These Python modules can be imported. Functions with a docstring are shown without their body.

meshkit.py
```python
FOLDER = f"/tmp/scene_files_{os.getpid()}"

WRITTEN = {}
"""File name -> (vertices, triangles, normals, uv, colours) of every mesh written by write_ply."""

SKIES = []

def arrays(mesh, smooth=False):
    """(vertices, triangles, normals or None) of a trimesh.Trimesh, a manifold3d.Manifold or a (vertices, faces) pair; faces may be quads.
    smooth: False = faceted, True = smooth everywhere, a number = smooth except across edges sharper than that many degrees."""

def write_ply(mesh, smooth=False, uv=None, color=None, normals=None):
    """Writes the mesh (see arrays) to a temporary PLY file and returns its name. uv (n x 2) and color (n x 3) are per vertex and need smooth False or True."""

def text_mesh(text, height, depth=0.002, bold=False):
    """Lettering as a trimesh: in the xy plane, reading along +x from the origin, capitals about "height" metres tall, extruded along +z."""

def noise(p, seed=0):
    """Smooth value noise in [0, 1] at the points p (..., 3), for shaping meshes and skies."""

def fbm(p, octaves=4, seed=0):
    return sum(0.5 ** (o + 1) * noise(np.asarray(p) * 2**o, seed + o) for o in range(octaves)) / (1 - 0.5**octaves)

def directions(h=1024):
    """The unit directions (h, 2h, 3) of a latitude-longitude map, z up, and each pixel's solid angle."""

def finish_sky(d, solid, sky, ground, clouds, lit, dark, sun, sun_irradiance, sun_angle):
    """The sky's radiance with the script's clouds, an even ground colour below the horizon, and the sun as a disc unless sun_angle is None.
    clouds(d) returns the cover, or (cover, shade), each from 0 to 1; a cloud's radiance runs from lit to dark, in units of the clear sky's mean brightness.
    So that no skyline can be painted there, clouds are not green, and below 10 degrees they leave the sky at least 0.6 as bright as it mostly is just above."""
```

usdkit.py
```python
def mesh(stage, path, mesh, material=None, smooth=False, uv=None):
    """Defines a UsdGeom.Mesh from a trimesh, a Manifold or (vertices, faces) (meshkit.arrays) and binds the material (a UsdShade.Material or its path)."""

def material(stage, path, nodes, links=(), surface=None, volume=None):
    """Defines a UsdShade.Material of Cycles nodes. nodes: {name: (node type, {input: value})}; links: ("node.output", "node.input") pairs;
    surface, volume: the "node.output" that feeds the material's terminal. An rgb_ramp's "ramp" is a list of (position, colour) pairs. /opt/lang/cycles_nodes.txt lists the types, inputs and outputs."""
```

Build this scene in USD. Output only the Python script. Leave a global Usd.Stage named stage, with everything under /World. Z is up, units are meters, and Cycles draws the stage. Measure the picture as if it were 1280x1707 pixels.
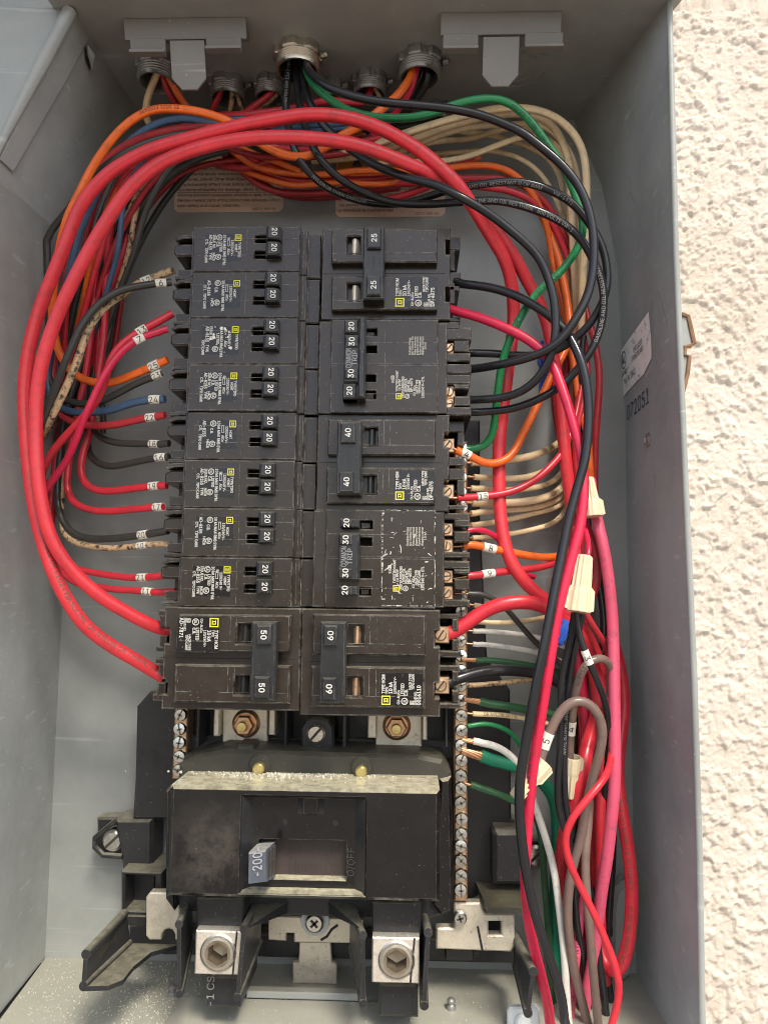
import math, random
import numpy as np, trimesh, usdkit, meshkit
from shapely.geometry import Polygon
from pxr import Usd, UsdGeom, UsdLux, UsdShade, Gf, Sdf

rng = np.random.default_rng(7)
random.seed(7)
stage = Usd.Stage.CreateInMemory()
UsdGeom.SetStageUpAxis(stage, 'Z')
UsdGeom.SetStageMetersPerUnit(stage, 1.0)
UsdGeom.Xform.Define(stage, '/World')
UsdGeom.Scope.Define(stage, '/World/Looks')

# ------------------------------------------------------------------ camera
# working coordinates in millimetres: X right, Z up, d = distance of a point in front of the box's back sheet
CX, CZ, CD = 39.83, -194.86, 466.78
PITCH, YAW, ROLL, FPX = 0.1045, -0.0325, -0.0105, 1276.7
HEIGHT = 1500.0                                   # the panel's origin above the ground
def _rot():
    cy, sy, cp, sp, cr, sr = math.cos(YAW), math.sin(YAW), math.cos(PITCH), math.sin(PITCH), math.cos(ROLL), math.sin(ROLL)
    A = np.array([[cy, 0, -sy], [0, 1, 0], [sy, 0, cy]])
    B = np.array([[1, 0, 0], [0, cp, -sp], [0, sp, cp]])
    C = np.array([[cr, -sr, 0], [sr, cr, 0], [0, 0, 1]])
    return C @ B @ A
ROT = _rot()
EXPOSURE = 0.78
cam = UsdGeom.Camera.Define(stage, '/World/camera')
cam.CreateFocalLengthAttr(24.0)
cam.CreateHorizontalApertureAttr(24.0 * 1280 / FPX)
cam.CreateVerticalApertureAttr(24.0 * 1707 / FPX)
cam.CreateClippingRangeAttr(Gf.Vec2f(0.01, 200.0))
cam.CreateExposureAttr(EXPOSURE)
_r, _u, _f = ROT
_w = lambda v: (v[0], v[2], v[1])                  # (right, up, forward) -> world x, y, z
M = Gf.Matrix4d(*_w(_r), 0, *_w(_u), 0, *[-c for c in _w(_f)], 0, CX / 1000, -CD / 1000, (CZ + HEIGHT) / 1000, 1)
cam.AddTransformOp().Set(M)

# ------------------------------------------------------------------ daylight
SUN_EL, SUN_AZ = math.radians(52), math.radians(156)      # azimuth: atan2(x, y) of the direction to the sun
sun_dir = np.array([math.sin(SUN_AZ) * math.cos(SUN_EL), math.cos(SUN_AZ) * math.cos(SUN_EL), math.sin(SUN_EL)])
sun = UsdLux.DistantLight.Define(stage, '/World/sun')
sun.CreateIntensityAttr(0.54); sun.CreateAngleAttr(15.0); sun.CreateNormalizeAttr(True)
sun.CreateColorAttr(Gf.Vec3f(1.0, 0.93, 0.80))
_z = sun_dir; _x = np.cross([0, 0, 1.0], _z); _x /= np.linalg.norm(_x); _y = np.cross(_z, _x)
sun.AddTransformOp().Set(Gf.Matrix4d(*_x, 0, *_y, 0, *_z, 0, 0, 0, 5, 1))
sky_mat = usdkit.material(stage, '/World/Looks/sky', {
    's': ('sky_texture', {'sky_type': 'single_scattering', 'sun_disc': False, 'sun_elevation': SUN_EL, 'sun_rotation': SUN_AZ, 'air_density': 1.0, 'aerosol_density': 3.0}),
    'h': ('hsv', {'saturation': 0.72}),
    'b': ('background_shader', {'strength': 0.145})}, [('s.color', 'h.color'), ('h.color', 'b.color')], surface='b.background')
dome = UsdLux.DomeLight.Define(stage, '/World/sky')
UsdShade.MaterialBindingAPI.Apply(dome.GetPrim()).Bind(sky_mat)
dome.GetPrim().SetCustomDataByKey('kind', 'structure')

# ------------------------------------------------------------------ pixel rays and placing
def ray(px, py):
    v = np.array([(px - 640) / FPX, (853.5 - py) / FPX, 1.0]) @ ROT
    return v                                       # X, Z, forward
def U(px, py, d):
    v = ray(px, py); t = (CD - d) / v[2]
    return np.array([CX + v[0] * t, CZ + v[1] * t])
def P(px, py, d):
    x, z = U(px, py, d); return np.array([x, -d, z])
def onZ(px, py, z):
    v = ray(px, py); t = (z - CZ) / v[1]
    return np.array([CX + v[0] * t, -(CD - v[2] * t), z])
def scale_at(d): return (CD - d) / FPX             # millimetres per photo pixel
def R(x0, y0, x1, y1, d):                          # an upright rectangle at depth d: x0, x1, z0, z1
    a, b, c, e = U(x0, y0, d), U(x1, y0, d), U(x0, y1, d), U(x1, y1, d)
    return (a[0] + c[0]) / 2, (b[0] + e[0]) / 2, (c[1] + e[1]) / 2, (a[1] + b[1]) / 2

# ------------------------------------------------------------------ mesh building
class MB:
    def __init__(self): self.v, self.f, self.n = [], [], 0
    def add(self, v, f):
        v = np.asarray(v, float); f = np.asarray(f, int)
        if f.shape[1] == 4: f = np.vstack([f[:, [0, 1, 2]], f[:, [0, 2, 3]]])
        self.v.append(v); self.f.append(f + self.n); self.n += len(v); return self
    def arrays(self): return np.vstack(self.v), np.vstack(self.f)
    def prism(self, poly, d0, d1, b=0.0, holes=(), back=True):
        """poly [(X, Z)] extruded along the depth from d0 to the front d1, front edge chamfered by b"""
        def ccw(p, want=True):
            p = np.asarray(p, float); a = np.sum(p[:, 0] * np.roll(p[:, 1], -1) - np.roll(p[:, 0], -1) * p[:, 1])
            return p if (a > 0) == want else p[::-1]
        def inset(p, b):
            e = np.roll(p, -1, 0) - p; e /= np.maximum(np.linalg.norm(e, axis=1, keepdims=True), 1e-9)
            n = np.stack([-e[:, 1], e[:, 0]], 1); m = np.roll(n, 1, 0)
            k = 1 + (n * m).sum(1, keepdims=True)
            return p + b * (n + m) / np.maximum(k, 0.3)
        rings = [ccw(poly)] + [ccw(h, False) for h in holes]
        fronts = []
        for r in rings:
            q = inset(r, b) if b > 0 else r
            fronts.append(q); n = len(r)
            lay = [(r, d0), (r, d1 - b)] + ([(q, d1)] if b > 0 else [])
            V = np.vstack([np.stack([p[:, 0], np.full(n, -dd), p[:, 1]], 1) for p, dd in lay])
            F = []
            for k in range(len(lay) - 1):
                for i in range(n):
                    j = (i + 1) % n
                    F.append([k * n + i, k * n + j, (k + 1) * n + j, (k + 1) * n + i])
            self.add(V, F)
        def cap(rs, dd, flip):
            try:
                tv, tf = trimesh.creation.triangulate_polygon(Polygon(rs[0], rs[1:]), engine='earcut')
            except Exception:
                return
            if flip: tf = tf[:, ::-1]
            self.add(np.stack([tv[:, 0], np.full(len(tv), -dd), tv[:, 1]], 1), tf)
        cap(fronts, d1, False)
        if back: cap(rings, d0, True)
        return self
    def box(self, x0, x1, z0, z1, d0, d1, b=0.0):
        return self.prism([(x0, z0), (x1, z0), (x1, z1), (x0, z1)], d0, d1, b)
    def pbox(self, x0, y0, x1, y1, d0, d1, b=0.0):   # rectangle given where the photo shows its front face
        return self.box(*R(x0, y0, x1, y1, d1), d0, d1, b)
    def pprism(self, px, d0, d1, b=0.0, holes=()):
        return self.prism([U(x, y, d1) for x, y in px], d0, d1, b, [[U(x, y, d1) for x, y in h] for h in holes])
    def lathe(self, prof, c, axis, n=24, caps=True):
        """prof [(radius, height along axis)] about the point c"""
        axis = np.asarray(axis, float); axis = axis / np.linalg.norm(axis)
        a = np.cross(axis, [0, 0, 1.0] if abs(axis[2]) < 0.9 else [1.0, 0, 0]); a /= np.linalg.norm(a); b = np.cross(axis, a)
        t = np.linspace(0, 2 * np.pi, n, endpoint=False)
        ring = np.cos(t)[:, None] * a + np.sin(t)[:, None] * b
        V = np.vstack([np.asarray(c) + r * ring + h * axis for r, h in prof]); F = []
        for k in range(len(prof) - 1):
            for i in range(n):
                j = (i + 1) % n
                F.append([k * n + i, k * n + j, (k + 1) * n + j, (k + 1) * n + i])
        self.add(V, F)
        for k, fl in ((0, True), (len(prof) - 1, False)):
            if caps and prof[k][0] > 1e-6:
                V2 = np.vstack([V[k * n:(k + 1) * n], np.asarray(c) + prof[k][1] * axis])
                self.add(V2, [[i, (i + 1) % n, n] if not fl else [(i + 1) % n, i, n] for i in range(n)])
        return self
    def disc(self, X, Z, r, d0, d1, b=0.3, n=20):
        return self.lathe([(r, 0), (r, d1 - d0 - b), (max(r - b, 0.05), d1 - d0)], (X, -d0, Z), (0, -1, 0), n)
    def tube(self, pts, r, n=12, cap=True):
        pts = np.asarray(pts, float); m = len(pts); r = np.broadcast_to(np.asarray(r, float), (m,))
        T = frames(pts)
        t = np.linspace(0, 2 * np.pi, n, endpoint=False)
        V = np.vstack([pts[i] + r[i] * (np.cos(t)[:, None] * T[1][i] + np.sin(t)[:, None] * T[2][i]) for i in range(m)]); F = []
        for k in range(m - 1):
            for i in range(n):
                j = (i + 1) % n
                F.append([k * n + i, k * n + j, (k + 1) * n + j, (k + 1) * n + i])
        self.add(V, F)
        if cap:
            for k in (0, m - 1):
                V2 = np.vstack([V[k * n:(k + 1) * n], pts[k]])
                self.add(V2, [[i, (i + 1) % n, n] for i in range(n)])
        return self

def frames(pts):
    t = np.gradient(pts, axis=0); t /= np.maximum(np.linalg.norm(t, axis=1, keepdims=True), 1e-9)
    a = np.zeros_like(t); b = np.zeros_like(t)
    prev = np.cross(t[0], [0.3, 1.0, 0.2]); prev /= np.linalg.norm(prev)
    for i in range(len(t)):
        prev = prev - t[i] * (prev @ t[i]); prev /= max(np.linalg.norm(prev), 1e-9)
        a[i] = prev; b[i] = np.cross(t[i], prev)
    return t, a, b

def spline(p, step=3.0):
    p = np.asarray(p, float)
    p = np.vstack([2 * p[0] - p[1], p, 2 * p[-1] - p[-2]]); out = []
    for i in range(1, len(p) - 2):
        p0, p1, p2, p3 = p[i - 1:i + 3]
        k = [0]
        for a, b in ((p0, p1), (p1, p2), (p2, p3)): k.append(k[-1] + max(np.linalg.norm(b - a), 1e-6) ** 0.5)
        n = max(2, int(np.linalg.norm(p2 - p1) / step) + 1)
        for t in np.linspace(k[1], k[2], n, endpoint=False):
            A1 = (k[1] - t) / (k[1] - k[0]) * p0 + (t - k[0]) / (k[1] - k[0]) * p1
            A2 = (k[2] - t) / (k[2] - k[1]) * p1 + (t - k[1]) / (k[2] - k[1]) * p2
            A3 = (k[3] - t) / (k[3] - k[2]) * p2 + (t - k[2]) / (k[3] - k[2]) * p3
            B1 = (k[2] - t) / (k[2] - k[0]) * A1 + (t - k[0]) / (k[2] - k[0]) * A2
            B2 = (k[3] - t) / (k[3] - k[1]) * A2 + (t - k[1]) / (k[3] - k[1]) * A3
            out.append((k[2] - t) / (k[2] - k[1]) * B1 + (t - k[1]) / (k[2] - k[1]) * B2)
    out.append(p[-2]); out = np.array(out)
    for _ in range(3):                               # relax small kinks
        out[1:-1] = 0.25 * out[:-2] + 0.5 * out[1:-1] + 0.25 * out[2:]
    return out

_text = {}
def text2d(s, h, bold=False):
    key = (s, bold)
    if key not in _text:
        m = meshkit.text_mesh(s, 1.0, 0.01, bold)
        keep = m.face_normals[:, 2] > 0.5
        f = m.faces[keep]; used, inv = np.unique(f, return_inverse=True)
        _text[key] = (np.array(m.vertices)[used][:, :2], inv.reshape(-1, 3))
    v, f = _text[key]
    return v * h, f
def put_text(mb, s, h, o, u, v, bold=False, align='l', sx=1.0):
    """flat lettering: baseline starts at o (X, y, Z), reading along u with its top along v"""
    tv, tf = text2d(s, h, bold); tv = tv.copy(); tv[:, 0] *= sx
    if align == 'c': tv[:, 0] -= (tv[:, 0].min() + tv[:, 0].max()) / 2
    mb.add(np.asarray(o) + tv[:, :1] * np.asarray(u) + tv[:, 1:] * np.asarray(v), tf)
def ring2d(mb, o, u, v, r, w, n=24):
    t = np.linspace(0, 2 * np.pi, n, endpoint=False); u, v = np.asarray(u), np.asarray(v)
    V = np.vstack([np.asarray(o) + q * (np.cos(t)[:, None] * u + np.sin(t)[:, None] * v) for q in (r, r - w)])
    mb.add(V, [[i, (i + 1) % n, n + (i + 1) % n, n + i] for i in range(n)])
def rect2d(mb, o, u, v, x0, y0, x1, y1):
    u, v = np.asarray(u), np.asarray(v)
    mb.add([np.asarray(o) + a * u + b * v for a, b in ((x0, y0), (x1, y0), (x1, y1), (x0, y1))], [[0, 1, 2, 3]])

# ------------------------------------------------------------------ prims
_names = {}
ORIGIN = {}
def numbered(parent, name):
    k = (parent, name); n = _names.get(k, -1) + 1; _names[k] = n
    return name if n == 0 else f'{name}_{n:03d}'
def to_world(v): return np.asarray(v) / 1000.0 + [0, 0, HEIGHT / 1000.0]
def tag(p, label=None, cat=None, group=None, kind=None):
    for k, x in (('label', label), ('category', cat), ('group', group), ('kind', kind)):
        if x: p.SetCustomDataByKey(k, x)
    return p
def thing(name, label, cat, loc, group=None):
    path = '/World/' + numbered('/World', name)
    x = UsdGeom.Xform.Define(stage, path); w = to_world(loc); x.AddTranslateOp().Set(Gf.Vec3d(*w)); ORIGIN[path] = w
    return tag(x.GetPrim(), label, cat, group)
def obj(name, mb, mat, parent=None, smooth=False, label=None):
    pp = str(parent.GetPath()) if parent is not None else '/World'
    path = pp + '/' + numbered(pp, name)
    v, f = mb.arrays() if isinstance(mb, MB) else mb
    root = '/'.join(path.split('/')[:3])
    o = ORIGIN.get(root, np.zeros(3)) if parent is not None else np.zeros(3)
    m = usdkit.mesh(stage, path, (to_world(v) - o, f), MAT[mat], smooth=smooth)
    p = m.GetPrim()
    if label: p.SetCustomDataByKey('label', label)
    return p
def copy_of(src, loc, label, group=None):
    name = src.GetName().rstrip('0123456789').rstrip('_') if src.GetName()[-3:].isdigit() else src.GetName()
    path = '/World/' + numbered('/World', name)
    x = UsdGeom.Xform.Define(stage, path); w = to_world(loc)
    p = x.GetPrim(); p.GetReferences().AddInternalReference(src.GetPath())
    x.ClearXformOpOrder(); UsdGeom.Xformable(p).ClearXformOpOrder()
    x.AddTranslateOp().Set(Gf.Vec3d(*w)); p.SetInstanceable(True)
    return tag(p, label, src.GetCustomDataByKey('category'), group or src.GetCustomDataByKey('group'))

# ------------------------------------------------------------------ materials
MAT = {}
def mat(name, nodes, links, surface='p.BSDF'):
    MAT[name] = usdkit.material(stage, '/World/Looks/' + name, nodes, links, surface=surface)
def simple(name, col, rough=0.5, metal=0.0, var=0.0, scale=60.0, bump=0.0, bscale=300.0, coat=0.0, dirt=None, spec=0.5, tc='geo'):
    """colour with cloudy variation, fine relief and specks of dirt"""
    c = np.array(col, float)
    nodes = {'g': ('geometry', {}), 'n': ('noise_texture', {'scale': scale, 'detail': 5.0, 'roughness': 0.6}),
             'r': ('rgb_ramp', {'ramp': [(0.25, tuple(c * (1 - var))), (0.75, tuple(np.minimum(c * (1 + var), 1)))]}),
             'p': ('principled_bsdf', {'metallic': metal, 'coat_weight': coat, 'coat_roughness': 0.15, 'specular_ior_level': spec}),
             'rr': ('map_range', {'from_min': 0.3, 'from_max': 0.7, 'to_min': max(rough - 0.08, 0.03), 'to_max': rough + 0.08})}
    links = [('g.position', 'n.vector'), ('n.fac', 'r.fac'), ('n.fac', 'rr.value'), ('rr.result', 'p.roughness')]
    last = 'r.color'
    if dirt:
        dc, ds, lo, hi = dirt
        nodes |= {'dn': ('noise_texture', {'scale': ds, 'detail': 6.0, 'roughness': 0.7}), 'dr': ('map_range', {'from_min': lo, 'from_max': hi, 'to_min': 0.0, 'to_max': 1.0, 'clamp': True}),
                  'dm': ('mix_color', {'b': tuple(dc)})}
        links += [('g.position', 'dn.vector'), ('dn.fac', 'dr.value'), ('dr.result', 'dm.fac'), (last, 'dm.a')]
        last = 'dm.result'
    links.append((last, 'p.base_color'))
    if bump:
        nodes |= {'bn': ('noise_texture', {'scale': bscale, 'detail': 4.0}), 'b': ('bump', {'strength': bump, 'distance': 0.0006})}
        links += [('g.position', 'bn.vector'), ('bn.fac', 'b.height'), ('b.normal', 'p.normal')]
    mat(name, nodes, links)

def plastic(name, col, rough, dust=0.75, wear=0.6, dustcol=(0.30, 0.28, 0.20), pale_patch=None, wavy=None):
    """moulded plastic: dust lying on what faces up, pale worn edges, faint smears"""
    c = np.array(col)
    nodes = {'g': ('geometry', {}), 'n': ('noise_texture', {'scale': 45.0, 'detail': 6.0, 'roughness': 0.65}),
             'r': ('rgb_ramp', {'ramp': [(0.3, tuple(c * 0.8)), (0.7, tuple(c * 1.35))]}),
             'sx': ('separate_xyz', {}), 'up': ('map_range', {'from_min': 0.35, 'from_max': 0.95, 'to_min': 0.0, 'to_max': dust, 'clamp': True}),
             'dn': ('noise_texture', {'scale': 220.0, 'detail': 6.0, 'roughness': 0.7}), 'dn2': ('map_range', {'from_min': 0.3, 'from_max': 0.6, 'to_min': 0.35, 'to_max': 1.0, 'clamp': True}),
             'du': ('math', {'math_type': 'multiply'}), 'dm': ('mix_color', {'b': dustcol}),
             'sp': ('noise_texture', {'scale': 900.0, 'detail': 2.0}), 'spr': ('map_range', {'from_min': 0.70, 'from_max': 0.76, 'to_min': 0.0, 'to_max': 0.5, 'clamp': True}),
             'sm': ('mix_color', {'b': (0.32, 0.30, 0.25)}),
             'bv': ('bevel', {'samples': 4, 'radius': 0.0005}), 'dot': ('vector_math', {'math_type': 'dot_product'}),
             'ed': ('map_range', {'from_min': 0.985, 'from_max': 0.90, 'to_min': 0.0, 'to_max': 1.0, 'clamp': True}),
             'en': ('noise_texture', {'scale': 130.0, 'detail': 5.0, 'roughness': 0.75}), 'enr': ('map_range', {'from_min': 0.44, 'from_max': 0.60, 'to_min': 0.0, 'to_max': wear, 'clamp': True}),
             'em': ('math', {'math_type': 'multiply'}), 'ec': ('mix_color', {'b': (0.42, 0.40, 0.36)}),
             'rr': ('map_range', {'from_min': 0.3, 'from_max': 0.7, 'to_min': rough - 0.1, 'to_max': rough + 0.12}),
             'bn': ('noise_texture', {'scale': 1400.0, 'detail': 2.0}), 'b': ('bump', {'strength': 0.12, 'distance': 0.0002}),
             'p': ('principled_bsdf', {})}
    links = [('g.position', 'n.vector'), ('n.fac', 'r.fac'), ('g.normal', 'sx.vector'), ('sx.z', 'up.value'), ('g.position', 'dn.vector'), ('dn.fac', 'dn2.value'),
             ('up.result', 'du.value1'), ('dn2.result', 'du.value2'), ('r.color', 'dm.a'), ('du.value', 'dm.fac'),
             ('g.position', 'sp.vector'), ('sp.fac', 'spr.value'), ('spr.result', 'sm.fac'), ('dm.result', 'sm.a'),
             ('bv.bevel', 'dot.vector1'), ('g.true_normal', 'dot.vector2'), ('dot.value', 'ed.value'), ('g.position', 'en.vector'), ('en.fac', 'enr.value'),
             ('ed.result', 'em.value1'), ('enr.result', 'em.value2'), ('sm.result', 'ec.a'), ('em.value', 'ec.fac'), ('ec.result', 'p.base_color'),
             ('n.fac', 'rr.value'), ('rr.result', 'p.roughness'), ('g.position', 'bn.vector'), ('bn.fac', 'b.height'), ('b.normal', 'p.normal')]
    if wavy is not None: nodes['bn'] = ('noise_texture', {'scale': wavy[0], 'detail': 3.0}); nodes['b'] = ('bump', {'strength': 0.5, 'distance': wavy[1]})
    if pale_patch is not None:                              # a faint paler patch with its own place and shape
        nodes |= {'sd': ('vector_math', {'math_type': 'distance', 'vector2': tuple(pale_patch[0])}), 'sf': ('map_range', {'from_min': pale_patch[1], 'from_max': pale_patch[1] * 0.25, 'to_min': 0.0, 'to_max': 1.0, 'clamp': True}),
                  'sn2': ('noise_texture', {'scale': 60.0, 'detail': 7.0, 'roughness': 0.7}), 'snr': ('map_range', {'from_min': 0.40, 'from_max': 0.68, 'to_min': 0.0, 'to_max': 0.15, 'clamp': True}),
                  'smul': ('math', {'math_type': 'multiply'}), 'scm': ('mix_color', {'b': (0.36, 0.32, 0.26)})}
        links = [l for l in links if l != ('ec.result', 'p.base_color')] + [('g.position', 'sd.vector1'), ('sd.value', 'sf.value'), ('g.position', 'sn2.vector'), ('sn2.fac', 'snr.value'), ('sf.result', 'smul.value1'),
                  ('snr.result', 'smul.value2'), ('smul.value', 'scm.fac'), ('ec.result', 'scm.a'), ('scm.result', 'p.base_color')]
    mat(name, nodes, links)

def paint(name, col, rough, dust):
    """grey enamel: smudges, fine light scratches, dust on what faces up"""
    c = np.array(col)
    nodes = {'g': ('geometry', {}), 'n': ('noise_texture', {'scale': 14.0, 'detail': 6.0, 'roughness': 0.6}),
             'r': ('rgb_ramp', {'ramp': [(0.3, tuple(c * 0.80)), (0.7, tuple(c * 1.13))]}),
             'mp': ('mapping', {'rotation': (0.3, 0.5, 0.4), 'scale': (9.0, 60.0, 260.0)}), 'sn': ('noise_texture', {'scale': 1.0, 'detail': 3.0}),
             'sr': ('map_range', {'from_min': 0.64, 'from_max': 0.76, 'to_min': 0.0, 'to_max': 0.5, 'clamp': True}), 'sm': ('mix_color', {'b': (0.50, 0.52, 0.50)}),
             'sp': ('noise_texture', {'scale': 420.0, 'detail': 2.0}), 'spr': ('map_range', {'from_min': 0.74, 'from_max': 0.79, 'to_min': 0.0, 'to_max': 0.6, 'clamp': True}), 'sm2': ('mix_color', {'b': (0.6, 0.6, 0.55)}),
             'sx': ('separate_xyz', {}), 'up': ('map_range', {'from_min': 0.4, 'from_max': 0.95, 'to_min': 0.0, 'to_max': dust, 'clamp': True}), 'dm': ('mix_color', {'b': (0.33, 0.32, 0.25)}),
             'rr': ('map_range', {'from_min': 0.3, 'from_max': 0.7, 'to_min': rough - 0.06, 'to_max': rough + 0.1}),
             'bn': ('noise_texture', {'scale': 30.0, 'detail': 2.0}), 'b': ('bump', {'strength': 0.12, 'distance': 0.0015}),
             'p': ('principled_bsdf', {})}
    links = [('g.position', 'n.vector'), ('n.fac', 'r.fac'), ('g.position', 'mp.vector'), ('mp.vector', 'sn.vector'), ('sn.fac', 'sr.value'), ('sr.result', 'sm.fac'), ('r.color', 'sm.a'),
             ('g.position', 'sp.vector'), ('sp.fac', 'spr.value'), ('spr.result', 'sm2.fac'), ('sm.result', 'sm2.a'),
             ('g.normal', 'sx.vector'), ('sx.z', 'up.value'), ('up.result', 'dm.fac'), ('sm2.result', 'dm.a'), ('dm.result', 'p.base_color'),
             ('n.fac', 'rr.value'), ('rr.result', 'p.roughness'), ('g.position', 'bn.vector'), ('bn.fac', 'b.height'), ('b.normal', 'p.normal')]
    mat(name, nodes, links)

paint('grey_enamel', (0.30, 0.312, 0.295), 0.30, 0.7)
paint('bracket_enamel', (0.185, 0.175, 0.16), 0.40, 0.3)  # box enamel, browner and darkened to paint in the shade on the brackets
plastic('breaker_plastic', (0.021, 0.0155, 0.011), 0.22, dust=0.4, wear=0.95)
plastic('handle_plastic', (0.014, 0.0145, 0.015), 0.30, dust=0.3, wear=0.5)
plastic('base_plastic', (0.013, 0.013, 0.0135), 0.38, dust=0.6, wear=0.15)
plastic('main_plastic', (0.005, 0.0045, 0.0045), 0.14, dust=0.95, wear=0.3, dustcol=(0.52, 0.48, 0.33), pale_patch=(P(352, 1432, 90) / 1000 + [0, 0, HEIGHT / 1000], 0.030), wavy=(26.0, 0.0022))
plastic('deck_plastic', (0.03, 0.028, 0.02), 0.5, dust=0.5, wear=0.1, dustcol=(0.12, 0.11, 0.07))
plastic('toggle_plastic', (0.07, 0.08, 0.10), 0.5, dust=0.9, wear=0.3, dustcol=(0.35, 0.34, 0.3))
simple('slide_brown', (0.045, 0.034, 0.030), 0.4, var=0.2, scale=200)
simple('socket_metal', (0.30, 0.25, 0.18), 0.42, 0.85, 0.25, 200)
simple('dark_void', (0.006, 0.006, 0.006), 0.8)
simple('zinc', (0.34, 0.34, 0.33), 0.42, 0.75, 0.25, 90, 0.4, 700, dirt=((0.10, 0.08, 0.06), 200, 0.55, 0.75))
simple('bright_zinc', (0.62, 0.58, 0.50), 0.28, 0.95, 0.15, 90, 0.2, 700)
simple('tin_plate', (0.66, 0.60, 0.48), 0.38, 0.55, 0.14, 120, 0.25, 900, dirt=((0.30, 0.25, 0.17), 420, 0.58, 0.72))
simple('lug_metal', (0.74, 0.68, 0.58), 0.34, 0.7, 0.12, 150, 0.35, 1100, dirt=((0.22, 0.18, 0.13), 620, 0.60, 0.70))
simple('screw_steel', (0.66, 0.65, 0.60), 0.25, 1.0, 0.12, 200, 0.15, 900)
simple('brass', (0.62, 0.50, 0.20), 0.32, 0.9, 0.15, 200)
simple('copper', (0.62, 0.33, 0.18), 0.34, 0.95, 0.2, 300)
simple('bronze', (0.62, 0.42, 0.26), 0.34, 0.9, 0.2, 300, dirt=((0.25, 0.14, 0.08), 400, 0.55, 0.75))
simple('yellow_zinc', (0.60, 0.36, 0.22), 0.3, 0.95, 0.25, 250)
simple('slot_dark', (0.05, 0.045, 0.035), 0.6, 0.3)
simple('slot_shade', (0.17, 0.16, 0.13), 0.5, 0.6)
simple('white_ink', (0.66, 0.64, 0.57), 0.6)
simple('flake', (0.50, 0.48, 0.43), 0.7, var=0.3, scale=300)
simple('yellow_ink', (0.68, 0.62, 0.03), 0.5)
simple('black_ink', (0.02, 0.02, 0.022), 0.6)
simple('blue_black_ink', (0.05, 0.05, 0.11), 0.6, var=0.5, scale=400)
simple('grey_ink', (0.30, 0.30, 0.30), 0.6)
simple('pale_ink', (0.24, 0.235, 0.22), 0.6)
simple('brown_ink', (0.10, 0.07, 0.05), 0.7)
simple('sticker_cream', (0.74, 0.55, 0.42), 0.6, var=0.1, scale=80)
simple('sticker_orange', (0.75, 0.30, 0.08), 0.6, var=0.12)
simple('sticker_white', (0.88, 0.88, 0.82), 0.55, var=0.06, scale=90, dirt=((0.35, 0.36, 0.34), 160, 0.56, 0.66))
simple('tag_white', (0.72, 0.69, 0.58), 0.55, var=0.08, scale=300, dirt=((0.4, 0.34, 0.25), 500, 0.6, 0.75))
simple('white_plastic', (0.55, 0.58, 0.58), 0.45, var=0.1)
DIRT = lambda c: ((c[0] * 0.42 + 0.015, c[1] * 0.42 + 0.02, c[2] * 0.42 + 0.015), 150, 0.53, 0.80)
def insulation(name, col, rough=0.32, var=0.13, dirt=True):
    simple(name, col, rough, 0.0, var, 55, 0.10, 260, dirt=DIRT(col) if dirt else None)
insulation('red_insulation', (0.55, 0.026, 0.040), 0.31)
insulation('bright_red_insulation', (0.60, 0.032, 0.042), 0.33)
insulation('dark_red_insulation', (0.40, 0.025, 0.032), 0.36)
insulation('crimson_insulation', (0.55, 0.016, 0.055), 0.30)
insulation('pink_insulation', (0.60, 0.085, 0.15), 0.38)
insulation('orange_insulation', (0.75, 0.13, 0.015), 0.34)
insulation('blue_insulation', (0.045, 0.09, 0.155), 0.36)
insulation('black_insulation', (0.012, 0.012, 0.013), 0.17, dirt=False)
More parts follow.
